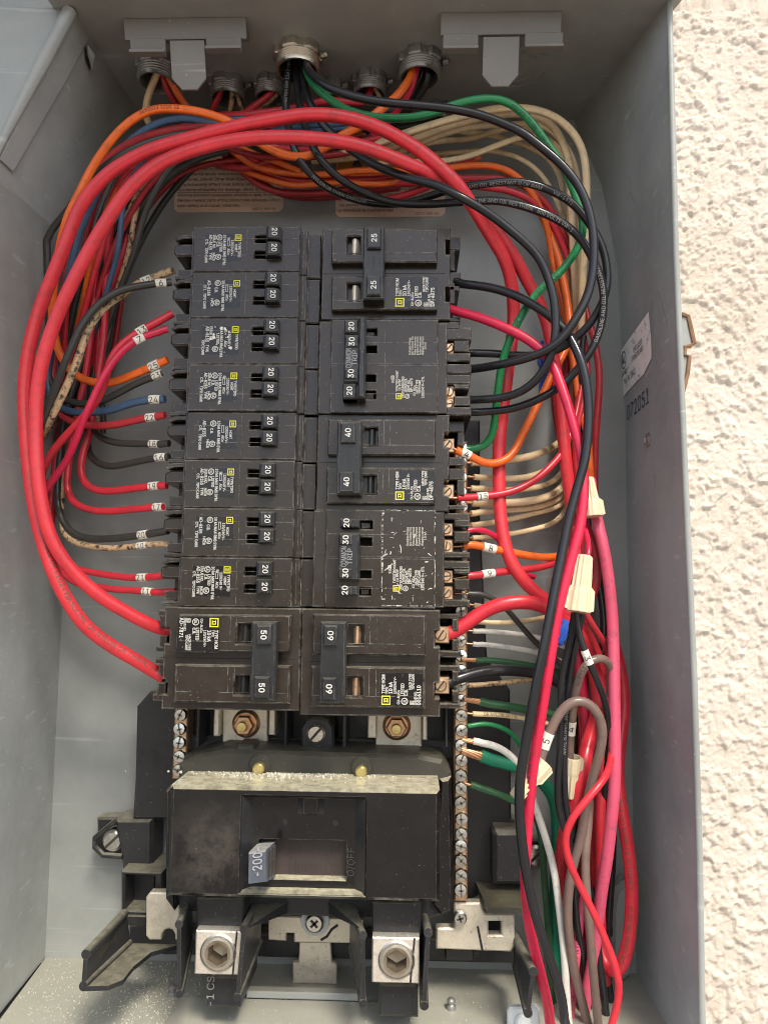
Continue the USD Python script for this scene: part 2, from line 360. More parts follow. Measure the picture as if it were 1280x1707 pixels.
insulation('worn_black_insulation', (0.035, 0.033, 0.028), 0.34)
insulation('green_insulation', (0.018, 0.20, 0.065), 0.28)
insulation('dark_green_insulation', (0.025, 0.085, 0.035), 0.24)
insulation('teal_insulation', (0.008, 0.16, 0.085), 0.34)
insulation('cream_insulation', (0.72, 0.55, 0.32), 0.38)
insulation('white_insulation', (0.66, 0.64, 0.57), 0.38)
insulation('brown_insulation', (0.17, 0.115, 0.095), 0.30, 0.15)
simple('tan_insulation', (0.52, 0.36, 0.20), 0.5, 0, 0.15, 60, 0.3, 500, dirt=((0.05, 0.035, 0.02), 320, 0.50, 0.60))
simple('connector_cream', (0.66, 0.55, 0.36), 0.42, var=0.07, scale=80, dirt=((0.4, 0.32, 0.2), 200, 0.6, 0.8))
simple('connector_blue', (0.02, 0.10, 0.46), 0.4, var=0.08)
simple('grit', (0.55, 0.52, 0.42), 0.6, var=0.35, scale=900)
simple('rust', (0.22, 0.125, 0.07), 0.7, 0.2, 0.3, 200)
simple('concrete', (0.20, 0.175, 0.145), 0.85, var=0.15, scale=6)
mat('stucco', {'g': ('geometry', {}), 'n': ('noise_texture', {'scale': 9.0, 'detail': 6.0, 'roughness': 0.6}), 'r': ('rgb_ramp', {'ramp': [(0.3, (0.53, 0.46, 0.385)), (0.7, (0.62, 0.56, 0.485))]}),
               'f': ('noise_texture', {'scale': 700.0, 'detail': 4.0, 'roughness': 0.7}), 'b': ('bump', {'strength': 0.5, 'distance': 0.0012}),
               'pn': ('noise_texture', {'scale': 150.0, 'detail': 3.0}), 'pr': ('map_range', {'from_min': 0.70, 'from_max': 0.75, 'to_min': 0.0, 'to_max': 0.45, 'clamp': True}), 'pm': ('mix_color', {'b': (0.35, 0.25, 0.17)}),
               'p': ('principled_bsdf', {'roughness': 0.9, 'specular_ior_level': 0.2})},
    [('g.position', 'n.vector'), ('n.fac', 'r.fac'), ('g.position', 'f.vector'), ('f.fac', 'b.height'), ('b.normal', 'p.normal'), ('g.position', 'pn.vector'), ('pn.fac', 'pr.value'),
     ('pr.result', 'pm.fac'), ('r.color', 'pm.a'), ('pm.result', 'p.base_color')])

# ================================================================== THE SETTING
gm = MB().add(np.array([[-30000, 500, -HEIGHT], [30000, 500, -HEIGHT], [30000, -60000, -HEIGHT], [-30000, -60000, -HEIGHT]], float), [[0, 3, 2, 1]])
tag(obj('ground', gm, 'concrete'), kind='structure')  # unseen sheet, added for the light it bounces up

def stucco():
    xs = np.concatenate([[-1500, -520], np.arange(-500, -180, 3.2), np.linspace(-170, 158, 12), np.arange(159, 268, 0.72), np.arange(269, 660, 3.2), [680, 1800]])
    zs = np.concatenate([[-1498, -900], np.arange(-880, -480, 3.2), np.arange(-478, 190, 0.76), np.arange(192, 480, 3.2), [500, 1500]])
    X, Z = np.meshgrid(xs, zs)
    p = np.stack([X, Z, np.zeros_like(X)], -1)
    n1 = meshkit.fbm(p / 6.5, 3, 3); n2 = meshkit.fbm(p / 2.6, 2, 9); big = meshkit.fbm(p / 60.0, 2, 5)
    lump = np.clip((n1 - 0.46) * 5.5, 0, 1); lump = lump * lump * (3 - 2 * lump)
    n3 = meshkit.fbm(p / 1.5, 2, 21); pit = np.clip((meshkit.fbm(p / 4.2, 2, 33) - 0.62) * 8, 0, 1)
    h = 1.35 * lump + 1.3 * (n2 - 0.5) * (0.45 + lump) + 0.7 * (n3 - 0.5) - 0.9 * pit + 1.6 * (big - 0.5) - 7.0
    V = np.stack([X, -h, Z], -1).reshape(-1, 3)
    r, c = X.shape; i = (np.arange(r - 1)[:, None] * c + np.arange(c - 1)).ravel()
    return V, np.vstack([np.stack([i, i + 1, i + c + 1], 1), np.stack([i, i + c + 1, i + c], 1)])
v, f = stucco()
tag(obj('stucco_wall', (v, f), 'stucco', smooth=True), 'rough cream stucco wall behind and right of the grey electrical box', 'wall')

# ================================================================== THE BOX
ZB = -409.9
ZC = (U(250, 200, 0)[1] + U(957, 206, 0)[1]) / 2
DF = 99.0
def interp(pts, z):
    pts = sorted(pts); return np.interp(z, [p[0] for p in pts], [p[1] for p in pts])
def edge(pxs, d): return [(U(x, y, d)[1], U(x, y, d)[0]) for x, y in pxs]
Lb = edge([(75, 1598), (103, 1020), (111, 800), (120, 600), (138, 430), (188, 280), (250, 200)], 0)
Lf = edge([(-60, 1700), (-40, 900), (-30, 500), (-18, 300), (0, 245), (64, 122), (128, 0), (136, -20)], DF)
Rb = edge([(1060, 1600), (1050, 1100), (1042, 700), (1030, 450), (1004, 310), (957, 206)], 0)
Rf = edge([(1167.5, 1707), (1163, 1427), (1154, 1127), (1138.5, 777), (1124, 427), (1113, 0), (1108, -60)], DF)
def wall_pt(side, z, u):
    b, fr = (Lb, Lf) if side < 0 else (Rb, Rf)
    x0, x1 = interp(b, z), interp(fr, z)
    return np.array([x0 + (x1 - x0) * u, -DF * u, z])
def on_wall(side, px, py, off=0.0):
    X = 165.0 * side
    for _ in range(30):
        v = ray(px, py); t = (X - CX) / v[0]; z = CZ + v[1] * t; d = CD - v[2] * t
        X = wall_pt(side, z, d / DF)[0]
    return np.array([X - side * off, -d, z])
box = thing('electrical_box', 'open grey steel electrical box on the stucco wall, full of breakers and wires', 'electrical box', (0, 0, ZB))
def wall_mesh(side, th=1.6, nu=12):
    zs = np.linspace(ZB, ZC, 60); us = np.linspace(0, 1, nu)
    A = np.array([[wall_pt(side, z, u) for u in us] for z in zs])
    B = A + [side * th, 0, 0]
    mb = MB(); r, c = len(zs), nu
    i = (np.arange(r - 1)[:, None] * c + np.arange(c - 1)).ravel()
    q = np.stack([i, i + 1, i + c + 1, i + c], 1)
    mb.add(A.reshape(-1, 3), q); mb.add(B.reshape(-1, 3), q[:, ::-1])
    for k in (0, c - 1):
        V = np.vstack([A[:, k], B[:, k]]); j = np.arange(r - 1)
        mb.add(V, np.stack([j, j + 1, r + j + 1, r + j], 1))
    return mb
obj('side_wall', wall_mesh(-1), 'grey_enamel', box, 40, 'left side wall')
obj('side_wall', wall_mesh(1), 'grey_enamel', box, 40, 'right side wall, smeared and scratched')
obj('back_panel', MB().box(-190, 190, ZB - 2, ZC + 2, -2.5, 0), 'grey_enamel', box)
xa, xb = wall_pt(-1, ZC, 0)[0], wall_pt(1, ZC, 0)[0]
xc, xd = wall_pt(-1, ZC, 1)[0], wall_pt(1, ZC, 1)[0]
t = MB()
for k, z in ((0, ZC), (1, ZC + 1.6)):
    t.add([[xa - 6, 0, z], [xb + 6, 0, z], [xd + 10, -DF - 12, z], [xc - 10, -DF - 12, z]], [[0, 1, 2, 3]])
t.add([[xc - 10, -DF - 12, ZC], [xd + 10, -DF - 12, ZC], [xd + 10, -DF - 12, ZC + 1.6], [xc - 10, -DF - 12, ZC + 1.6]], [[0, 1, 2, 3]])
obj('top_wall', t, 'grey_enamel', box)
# floor with a slot for the conductors' knockout plate
fl = MB()
def slab(mb, x0, x1, d0, d1, z0, z1): mb.box(x0, x1, z0, z1, d0, d1, 0)
a = wall_pt(-1, ZB, 0)[0]; b = wall_pt(1, ZB, 0)[0]; a1 = wall_pt(-1, ZB, 1)[0]; b1 = wall_pt(1, ZB, 1)[0]
fl.add([[a + 0.5, 0, ZB], [b, 0, ZB], [b1, -DF, ZB], [a1 + 3.5, -DF, ZB]], [[0, 3, 2, 1]])
fl.add([[a + 0.5, 0, ZB - 1.6], [b, 0, ZB - 1.6], [b1, -DF, ZB - 1.6], [a1 + 3.5, -DF, ZB - 1.6]], [[0, 1, 2, 3]])
fl.add([[a1 + 3.5, -DF, ZB], [b1, -DF, ZB], [b1, -DF, ZB - 1.6], [a1 + 3.5, -DF, ZB - 1.6]], [[0, 1, 2, 3]])
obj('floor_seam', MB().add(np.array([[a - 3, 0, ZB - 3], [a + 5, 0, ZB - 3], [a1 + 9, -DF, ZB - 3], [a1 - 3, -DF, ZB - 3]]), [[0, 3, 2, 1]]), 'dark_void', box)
obj('bottom_wall', fl, 'grey_enamel', box)
kp = onZ(568, 1688, ZB); kq = onZ(735, 1660, ZB)
plate = MB()
px0 = onZ(290, 1690, ZB)[0]; px1 = onZ(735, 1690, ZB)[0]
plate.box(px0, px1, ZB + 0.3, ZB + 1.5, 42, 96, 0.4)
plate.box(onZ(418, 1650, ZB)[0], onZ(600, 1650, ZB)[0], ZB + 1.4, ZB + 5.0, 36, 41.5, 0.6)
obj('knockout_plate', plate, 'grey_enamel', box)
for px, py, nm in ((752, 1683, 'rivet'), (287, 1660, 'rivet')):
    p = onZ(px, py, ZB)
    obj(nm, MB().lathe([(2.6, 0), (2.4, 2), (1.6, 2.6), (2.2, 3.4), (2.2, 4.6), (1.4, 5.4), (0.1, 5.6)], p, (0, 0, 1), 14), 'zinc', box, 40)
# front edges, flanges
for s in (-1, 1):
    zs = np.linspace(ZB, ZC, 60); pts = [wall_pt(s, z, 1.0) + [s * 0.8, 0, 0] for z in zs]
    obj('front_edge', MB().tube(pts, [1.5 + (2.2 * np.clip((z - 20) / 60, 0, 1) if s < 0 else 0) for z in zs], 10), 'grey_enamel', box, 60)
zs = np.linspace(U(0, 330, DF)[1], ZC, 16)
A = np.array([wall_pt(-1, z, 1.0) for z in zs]); Bf = A + [-42, -3, 0]
mb = MB(); j = np.arange(15)
mb.add(np.vstack([A, Bf]), np.stack([j, j + 1, 16 + j + 1, 16 + j], 1))
mb.add(np.vstack([A, Bf]) + [0, 1.5, 0], np.stack([j, 16 + j, 16 + j + 1, j + 1], 1))
hz, hd = ZC + 28, DF + 4.0  # unseen lid and hinge, added to shade the inside of the box
LA = math.radians(38)
def lid_pt(x, a, up): return np.array([x, -(hd + a * math.cos(LA) - up * math.sin(LA)), hz + a * math.sin(LA) + up * math.cos(LA)])
ld = MB()
V = [lid_pt(x, a_, up) for up in (0, 1.6) for x, a_ in ((-262, 0), (188, 0), (188, 560), (-262, 560))]
ld.add(np.array(V), [[0, 1, 2, 3], [4, 7, 6, 5], [0, 4, 5, 1], [1, 5, 6, 2], [2, 6, 7, 3], [3, 7, 4, 0]])
obj('raised_lid', ld, 'grey_enamel', box, label='unseen lid added to shade the top of the box')
obj('lid_hinge', MB().tube([lid_pt(-196, 0, 0), lid_pt(0, 0, 0), lid_pt(188, 0, 0)], 3.0, 10), 'grey_enamel', box, 60)
obj('front_lip', MB().box(-240, xd + 6, ZC + 0.2, ZC + 26, DF - 1, DF + 1.2, 0.4), 'grey_enamel', box, label='front lip over the opening')
obj('front_flange', mb, 'grey_enamel', box, 40, 'folded flange at the upper left corner')
ip = [on_wall(-1, *q) for q in ((18, 285), (50, 230), (79, 180), (110, 127), (140, 75), (170, 24))]
op = [wall_pt(-1, p_[2], 0.985) for p_ in ip]
mb = MB(); n = len(ip)
for off in (1.3, 0.2):
    V = np.array([q + [off, 0, 0] for pr in zip(ip, op) for q in pr]); j = np.arange(n - 1) * 2
    mb.add(V, np.stack([j, j + 1, j + 3, j + 2], 1))
for row in (ip, op):
    V = np.array([q + [o, 0, 0] for q in row for o in (0.2, 1.3)]); j = np.arange(n - 1) * 2
    mb.add(V, np.stack([j, j + 1, j + 3, j + 2], 1))
mb.add(np.array([ip[0] + [0.2, 0, 0], ip[0] + [1.3, 0, 0], op[0] + [1.3, 0, 0], op[0] + [0.2, 0, 0]]), [[0, 1, 2, 3]])
obj('corner_overlap', mb, 'grey_enamel', box, 30)
# slot with a lanced tab near the upper left corner
p0, p1 = on_wall(-1, 143, 78, 1.0), on_wall(-1, 172, 115, 1.0)
obj('lance_slot', MB().tube([p0, (p0 + p1) / 2, p1], [0.3, 1.3, 0.3], 8), 'dark_void', box)
obj('lance_tab', MB().tube([p0 + [2, -1, 0], (p0 + p1) / 2 + [3.2, -2.5, 1], p1 + [2, -1, 0]], [0.5, 2.3, 0.5], 10), 'grey_enamel', box, 50)
# hanger brackets folded down from the top wall
def bracket(label, top, lips, tongue):
    def lean(mb):
        for v in mb.v: v[:, 1] += (ZC - v[:, 2]) * LEAN
        return mb
    LEAN = 0.35
    def zl(px_, py_, d_):                               # height of a point of the leaning plate
        z_ = ZC - 20
        for _ in range(20): z_ = U(px_, py_, d_ - (ZC - z_) * LEAN)[1]
        return z_
    d = -onZ((top[0] + top[2]) / 2, top[1] + 4, ZC)[1]
    br = MB()
    x0, x1, z0, z1 = R(*top, d)
    z0 = zl((top[0] + top[2]) / 2, top[3], d)
    br.box(x0, x1, z0, ZC - 0.2, d - 1.4, d, 0.2)
    br.box(x0 + 1, x1 - 1, ZC - 3.0, ZC - 0.3, d - 14, d - 1, 0.5)
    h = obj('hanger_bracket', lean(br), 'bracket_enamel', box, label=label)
    for l in lips:
        m = MB(); a0, a1, b0, b1 = R(*l, d - 8)
        b0 = zl((l[0] + l[2]) / 2, l[3], d + 3)
        m.prism([(a0, b0), (a1, b0), (a1, b0 + 1.3), (a0, b0 + 1.3)], d - 1, d + 3.6, 0.3)
        m.box(a0, a1, b0 + 1.0, z0 + 0.4, d - 1.4, d + 0.35, 0.3)
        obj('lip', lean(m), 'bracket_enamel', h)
    tx0, tx1, tz0, tz1 = R(*tongue, d - 12)
    tz0, tz1 = zl((tongue[0] + tongue[2]) / 2, tongue[3], d + 1.5), zl((tongue[0] + tongue[2]) / 2, tongue[1], d + 1.5)
    c = 5.2
    m = MB().prism([(tx0, tz1), (tx0, tz0 + c), (tx0 + c, tz0), (tx1 - c, tz0), (tx1, tz0 + c), (tx1, tz1)], d + 0.2, d + 1.5, 0.2)
    m.box(tx0 + 0.4, tx0 + 2.6, tz1 - 9, tz1 - 1.5, d + 1.0, d + 1.6)
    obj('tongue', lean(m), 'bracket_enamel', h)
    return d
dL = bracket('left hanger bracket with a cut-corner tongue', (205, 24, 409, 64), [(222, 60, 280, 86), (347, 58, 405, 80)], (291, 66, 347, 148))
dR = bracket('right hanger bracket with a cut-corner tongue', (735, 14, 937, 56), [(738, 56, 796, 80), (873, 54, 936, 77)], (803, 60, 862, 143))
# knockout rings pressed in the top wall
for r_px, w in ((56, 0.5), (40, 0.5), (24, 0.5)):
    c = onZ(862, 110, ZC); t = np.linspace(0.3, 2 * np.pi - 0.5, 40)
    rr = r_px * 0.31
    obj('knockout_ring', MB().tube([c + [rr * math.cos(q), rr * math.sin(q), -0.1] for q in t], 0.35, 6), 'grey_enamel', box, 60)
# stickers on the back
def sticker(x0, y0, x1, y1, header, lines, small, label):
    X0, X1, Z0, Z1 = R(x0, y0, x1, y1, 0.4); r = 2.4
    c = [(X0 + r, Z0), (X1 - r, Z0), (X1, Z0 + r), (X1, Z1 - r), (X1 - r, Z1), (X0 + r, Z1), (X0, Z1 - r), (X0, Z0 + r)]
    s = obj('warning_sticker', MB().prism(c, 0.05, 0.5), 'sticker_cream', box, label=label)
    hh = (Z1 - Z0) * 0.25
    obj('header_band', MB().box(X0 + 0.4, X1 - 0.4, Z1 - hh, Z1 - 0.4, 0.3, 0.7), 'sticker_orange', s)
    W = X1 - X0; m = MB(); u, v = (1, 0, 0), (0, 0, 1)
    put_text(m, header, hh * 0.5, (X0 + W * 0.28, -0.9, Z1 - hh * 0.78), u, v, True, sx=min(1.0, W * 0.55 / (text2d(header, hh * 0.5, True)[0][:, 0].max())))
    q = np.array([[X0 + W * 0.14, -0.9, Z1 - hh * 0.85], [X0 + W * 0.24, -0.9, Z1 - hh * 0.85], [X0 + W * 0.19, -0.9, Z1 - hh * 0.15]]); m.add(q, [[0, 1, 2]])
    lh = (Z1 - Z0 - hh) / (len(lines) + 0.8)
    for k, l in enumerate(lines):
        tv, _ = text2d(l, lh * 0.55); w = tv[:, 0].max()
        put_text(m, l, lh * 0.55, (X0 + W * 0.03, -0.75, Z1 - hh - (k + 0.85) * lh), u, v, sx=min(1.0, W * 0.94 / w) if k < len(lines) - 1 else min(1, W * 0.6 / w))
    put_text(m, small, lh * 0.4, (X0 + W * 0.72, -0.75, Z0 + lh * 0.35), u, v)
    zz = Z1 - hh - 5.15 * lh
    rect2d(m, (0, -0.75, 0), u, v, X0 + 1, zz, X1 - 1, zz + 0.25)
    obj('print', m, 'brown_ink', s)
sticker(292, 250, 473, 353, 'WARNING', ['This equipment is designed and tested to', 'performance levels which exceed industry', 'standards. Use of Other than Square D products', 'may Adversely Affect User Safety and Impair', 'disclaims all liability for damage, injury or loss', 'Allowing petroleum based paints, solvents or spray to contact', 'the non-metallic parts of this product may adversely affect', 'user safety and impair reliability.'], '40271-083-04',
        'left warning sticker with orange header, half covered by wires')
sticker(560, 255, 742, 361, 'ADVERTENCIA', ['Este equipo ha sido disenado y probado a', 'niveles de funcionamiento que exceden las', 'normas. El uso de otros productos puede', 'afectar la seguridad del usuario y dañar', 'la confiabilidad del equipo', 'El contacto de pinturas con base de petroleo', 'las partes no metalicas pueden afectar', 'o disminuir la confiabilidad'], '40271-083-03',
        'right warning sticker, mostly covered by wires')
def snap(mb, off):
    for v in mb.v:
        for p_ in v: p_[0] = wall_pt(1, p_[2], -p_[1] / DF)[0] - off
# listing sticker, inked number and rivet on the right wall
def wall_uv(px, py, off):                           # local frame of the right wall: reading towards the front, upwards
    return on_wall(1, px, py, off)
q = [wall_uv(*c, 0.35) for c in ((1034, 588), (1040, 578), (1082, 519), (1086, 560), (1087, 596), (1074, 623), (1058, 640), (1038, 663), (1035, 640))]
mb = MB(); mb.add(np.array(q), [[0, i, i + 1] for i in range(1, len(q) - 1)])
ls = obj('listing_sticker', mb, 'sticker_white', box, label='torn white listing sticker on the right wall')
u = wall_pt(1, 20, 1.0) - wall_pt(1, 20, 0.0); u /= np.linalg.norm(u); vv = np.array([0, 0, 1.0])
m = MB()
c = wall_uv(1041, 600, 0.7); ring2d(m, c, u, vv, 5.4, 0.7, 28); put_text(m, 'UL', 4.0, c - 2.0 * vv, u, vv, True, 'c')
put_text(m, 'LISTED', 2.6, wall_uv(1037, 630, 0.7), u, vv, True)
for s, h, x, y in (('CL', 2.6, 1057, 574), ('ENCLOSED', 3.0, 1057, 588), ('PANELBOARD', 3.0, 1055, 603), ('No. HL 2841', 3.6, 1042, 641)):
    put_text(m, s, h, wall_uv(x, y, 0.7), u, vv, False, sx=0.82)
snap(m, 0.6); obj('print', m, 'black_ink', ls)
m = MB()
put_text(m, '072051', 8.8, wall_uv(1045, 702, 0.5), u, vv + 0.12 * u, False, sx=1.0)
snap(m, 0.35); obj('inked_number', m, 'blue_black_ink', box, label='stamped number under the listing sticker')
p = wall_uv(1081, 733, 0.2)
obj('rivet', MB().lathe([(3.9, 0), (3.9, 0.5), (3.3, 1.2), (2.5, 1.4), (2.2, 0.7), (0.1, 0.6)], p, (-1, 0, 0.0), 20), 'zinc', box, 40)
# fine scratches on the right wall
for (x0, y0, x1, y1) in ((1096, 482, 1113, 540), (1048, 292, 1052, 310), (1050, 318, 1058, 336), (1086, 480, 1089, 560), (1090, 790, 1093, 812), (1097, 1460, 1099, 1490)):
    obj('scratch', MB().tube([wall_uv(x0, y0, 0.1), wall_uv((x0 + x1) / 2, (y0 + y1) / 2, 0.1), wall_uv(x1, y1, 0.1)], 0.16, 5), 'pale_ink', box)
# hasp on the outside
m = MB()
pts = [(1136, 523), (1147, 527), (1151, 545), (1157, 572), (1150, 577), (1142, 578), (1141, 591), (1149, 594), (1146, 622), (1137, 658), (1130, 640), (1128, 540)]
m.pprism(pts, 66, 68.5, 0.4)
h = obj('hasp', m, 'grey_enamel', box, label='rust-edged hasp on the outside of the right wall')
ed = [P(x, y, 68.7) for x, y in pts[:10]]
obj('rusty_edge', MB().tube(np.array(ed), 1.2, 6), 'rust', h)

# ================================================================== CONDUIT CONNECTORS
def connector(px, py, rpx, label, bright=False, drop=9.0):
    drop *= 1.2
    c = onZ(px, py + 6, ZC); r = 1.06 * rpx * scale_at(-c[1])
    th = thing('conduit_connector', label, 'conduit connector', c, 'conduit connectors in the top wall of the box')
    mt = 'bright_zinc' if bright else 'zinc'
    # locknut with notched rim
    n = 48; tt = np.linspace(0, 2 * np.pi, n, endpoint=False)
    R1 = r * np.where((np.arange(n) % 8) < 5, 1.0, 0.88)
    rings = [(R1, 0.0), (R1, -drop * 0.38), (R1 - 0.8, -drop * 0.45), (np.full(n, r * 0.88), -drop * 0.45)]
    V = np.vstack([np.stack([c[0] + q * np.cos(tt), c[1] + q * np.sin(tt), np.full(n, c[2] + z)], 1) for q, z in rings]); F = []
    for k in range(3):
        for i in range(n): j = (i + 1) % n; F.append([k * n + i, k * n + j, (k + 1) * n + j, (k + 1) * n + i])
    obj('locknut', MB().add(V, F), mt, th, 35)
    pr = [(r * 0.88, -drop * 0.40)]
    for k in range(4): z = -drop * (0.45 + 0.12 * k); pr += [(r * 0.90, z - drop * 0.02), (r * 0.86, z - drop * 0.07)]
    pr += [(r * 0.84, -drop), (r * 0.76, -drop), (r * 0.72, -drop * 0.8), (r * 0.72, -0.3)]
    obj('threaded_throat', MB().lathe(pr, c, (0, 0, 1), 36, False), mt, th, 40)
    obj('bore', MB().lathe([(r * 0.74, -0.45), (r * 0.02, -0.4)], c, (0, 0, 1), 24), 'dark_void', th)
    obj('grounding_lug', MB().lathe([(1.8, 0), (1.8, 3.0), (1.2, 3.6)], c + [r * 0.97, -1, -drop * 0.25], (1, -0.3, 0), 10), mt, th, 30)
    return c
connector(262, 97, 36, 'dull grey conduit connector behind the left hanger bracket', drop=11)
connector(380, 132, 33, 'grey conduit connector just right of the left hanger tongue')
connector(450, 130, 28, 'small grey conduit connector left of the bright one')
connector(497, 80, 42, 'large bright conduit connector with black and green wires', True, 10)
connector(553, 132, 20, 'smallest conduit connector, right of the bright one')
connector(617, 126, 32, 'grey conduit connector with knurled ring between the bright one and the large grey one')
connector(700, 92, 40, 'large grey conduit connector with orange, red and black wires', drop=10)
connector(730, 172, 24, 'conduit connector at the back under the large grey one')

# ================================================================== BREAKER LABEL PRINT
CCW = ((0, 0, 1.0), (-1.0, 0, 0))                  # reading upwards (right column)
CW = ((0, 0, -1.0), (1.0, 0, 0))                   # reading downwards (left column)
def square_mark(my, o, u, v, s):
    """yellow square outline with a smaller squared letter inside"""
    w = s * 0.13
    for x0, y0, x1, y1 in ((0, 0, s, w), (0, s - w, s, s), (0, w, w, s - w), (s - w, w, s, s - w)): rect2d(my, o, u, v, x0, y0, x1, y1)
    a, b = s * 0.27, s * 0.73; w = s * 0.11
    for x0, y0, x1, y1 in ((a, a, b, a + w), (a, b - w, b, b), (a + w * 0.6, a + w, a + 1.6 * w, b - w), (b - w, a + w, b, b - w)): rect2d(my, o, u, v, x0, y0, x1, y1)
def print_block(items, o, u, v, W, H, parent, w0, h0):
    """items in a w0 x h0 layout (y downwards) fitted to W x H millimetres; o = upper left corner"""
    mw, my = MB(), MB(); sx, sy = W / w0, H / h0; u, v = np.array(u), np.array(v); k = min(sx, sy)
    for it in items:
        kind = it[0]
        if kind == 'logo': square_mark(my, o + it[1] * sx * u - (it[2] + it[3]) * sy * v, u, v, it[3] * k)
        elif kind == 'ring':
            c = o + it[1] * sx * u - it[2] * sy * v; ring2d(mw, c, u, v, it[3] * k, it[3] * k * 0.2); put_text(mw, it[4], it[3] * k * 0.85, c - it[3] * k * 0.42 * v, u, v, True, 'c', 0.8)
        elif kind == 'box':
            x0, y0, x1, y1 = it[1:5]; t = 0.7
            for r in ((x0, y0, x1, y0 + t), (x0, y1 - t, x1, y1), (x0, y0, x0 + t, y1), (x1 - t, y0, x1, y1)): rect2d(mw, o, u, v, r[0] * sx, -r[3] * sy, r[2] * sx, -r[1] * sy)
        else: put_text(mw, it[1], it[4] * sy, o + it[2] * sx * u - it[3] * sy * v, u, v, True, sx=0.84)
    if my.n: obj('brand_mark', my, 'yellow_ink', parent)
    obj('label_print', mw, 'white_ink', parent)
HOM = lambda iss: [('logo', 0, 0, 15), ('t', 'TYPE HOM', 17, 5.5, 5.2, True), ('t', 'TIPO', 17, 10.5, 4), ('t', '10 kA', 17, 18, 6, True), ('t', '120/240 V~', 17, 24, 4.2), ('t', 'CU-AL/Cu', 1, 30, 4),
    ('ring', 6, 38, 5.6, 'UL'), ('t', 'LISTED', 14, 37, 5), ('t', 'C.B.', 14, 43, 5), ('box', 0.5, 46.5, 7, 53), ('t', '82', 1.6, 52, 4), ('t', 'HACR TYPE', 24, 49, 4), ('t', 'TIPO CARR', 24, 54, 4),
    ('t', 'ISSUE NO.', 0, 57.5, 3.8), ('t', iss, 0, 64.5, 6.2, True)]
TAN = [('logo', 0, 0, 11), ('t', 'TYPE/TIPO', 13, 5, 4.2, True), ('t', 'HOMT', 16, 10.5, 4), ('t', '120/240 V~', 9, 17, 4.2), ('t', 'S1', 5, 23, 4), ('box', 8, 19.5, 20, 23.5), ('t', 'AlCu', 24, 23, 4), ('t', '10 kA MAX RMS SYM.', 0, 30, 4.4),
    ('ring', 5, 37, 5, 'UL'), ('t', 'LISTED', 12, 36, 4.4), ('t', 'C.B.', 12, 41.5, 4.4), ('ring', 38, 38, 5, 'SA'), ('t', 'ISSUE NO.', 0, 47.5, 4.2), ('t', 'HACR', 31, 47.5, 4.2), ('t', 'AD-8155', 0, 54, 5, True), ('t', 'TYPE', 31, 53, 4.2), ('t', 'CTL', 8, 60, 4.2), ('t', 'TIPO CARR', 22, 60, 4.2)]

def screw_head(parent, X, Z, d, r, ang, mt='bronze', name='terminal_screw', cross=False):
    m = MB().disc(X, Z, r, d - 2.5, d, r * 0.22, 20)
    s = obj(name, m, mt, parent, 40)
    m = MB(); angs = (ang, ang + math.pi / 2) if cross else (ang,)
    for a in angs:
        c, q = math.cos(a), math.sin(a); L, w = r * (0.92 if not cross else 0.5), r * 0.13
        m.prism([(X + c * L - q * w, Z + q * L + c * w), (X - c * L - q * w, Z - q * L + c * w), (X - c * L + q * w, Z - q * L - c * w), (X + c * L + q * w, Z + q * L - c * w)], d - 0.5, d + 0.12)
    obj('slot', m, 'slot_dark', s)
    return s

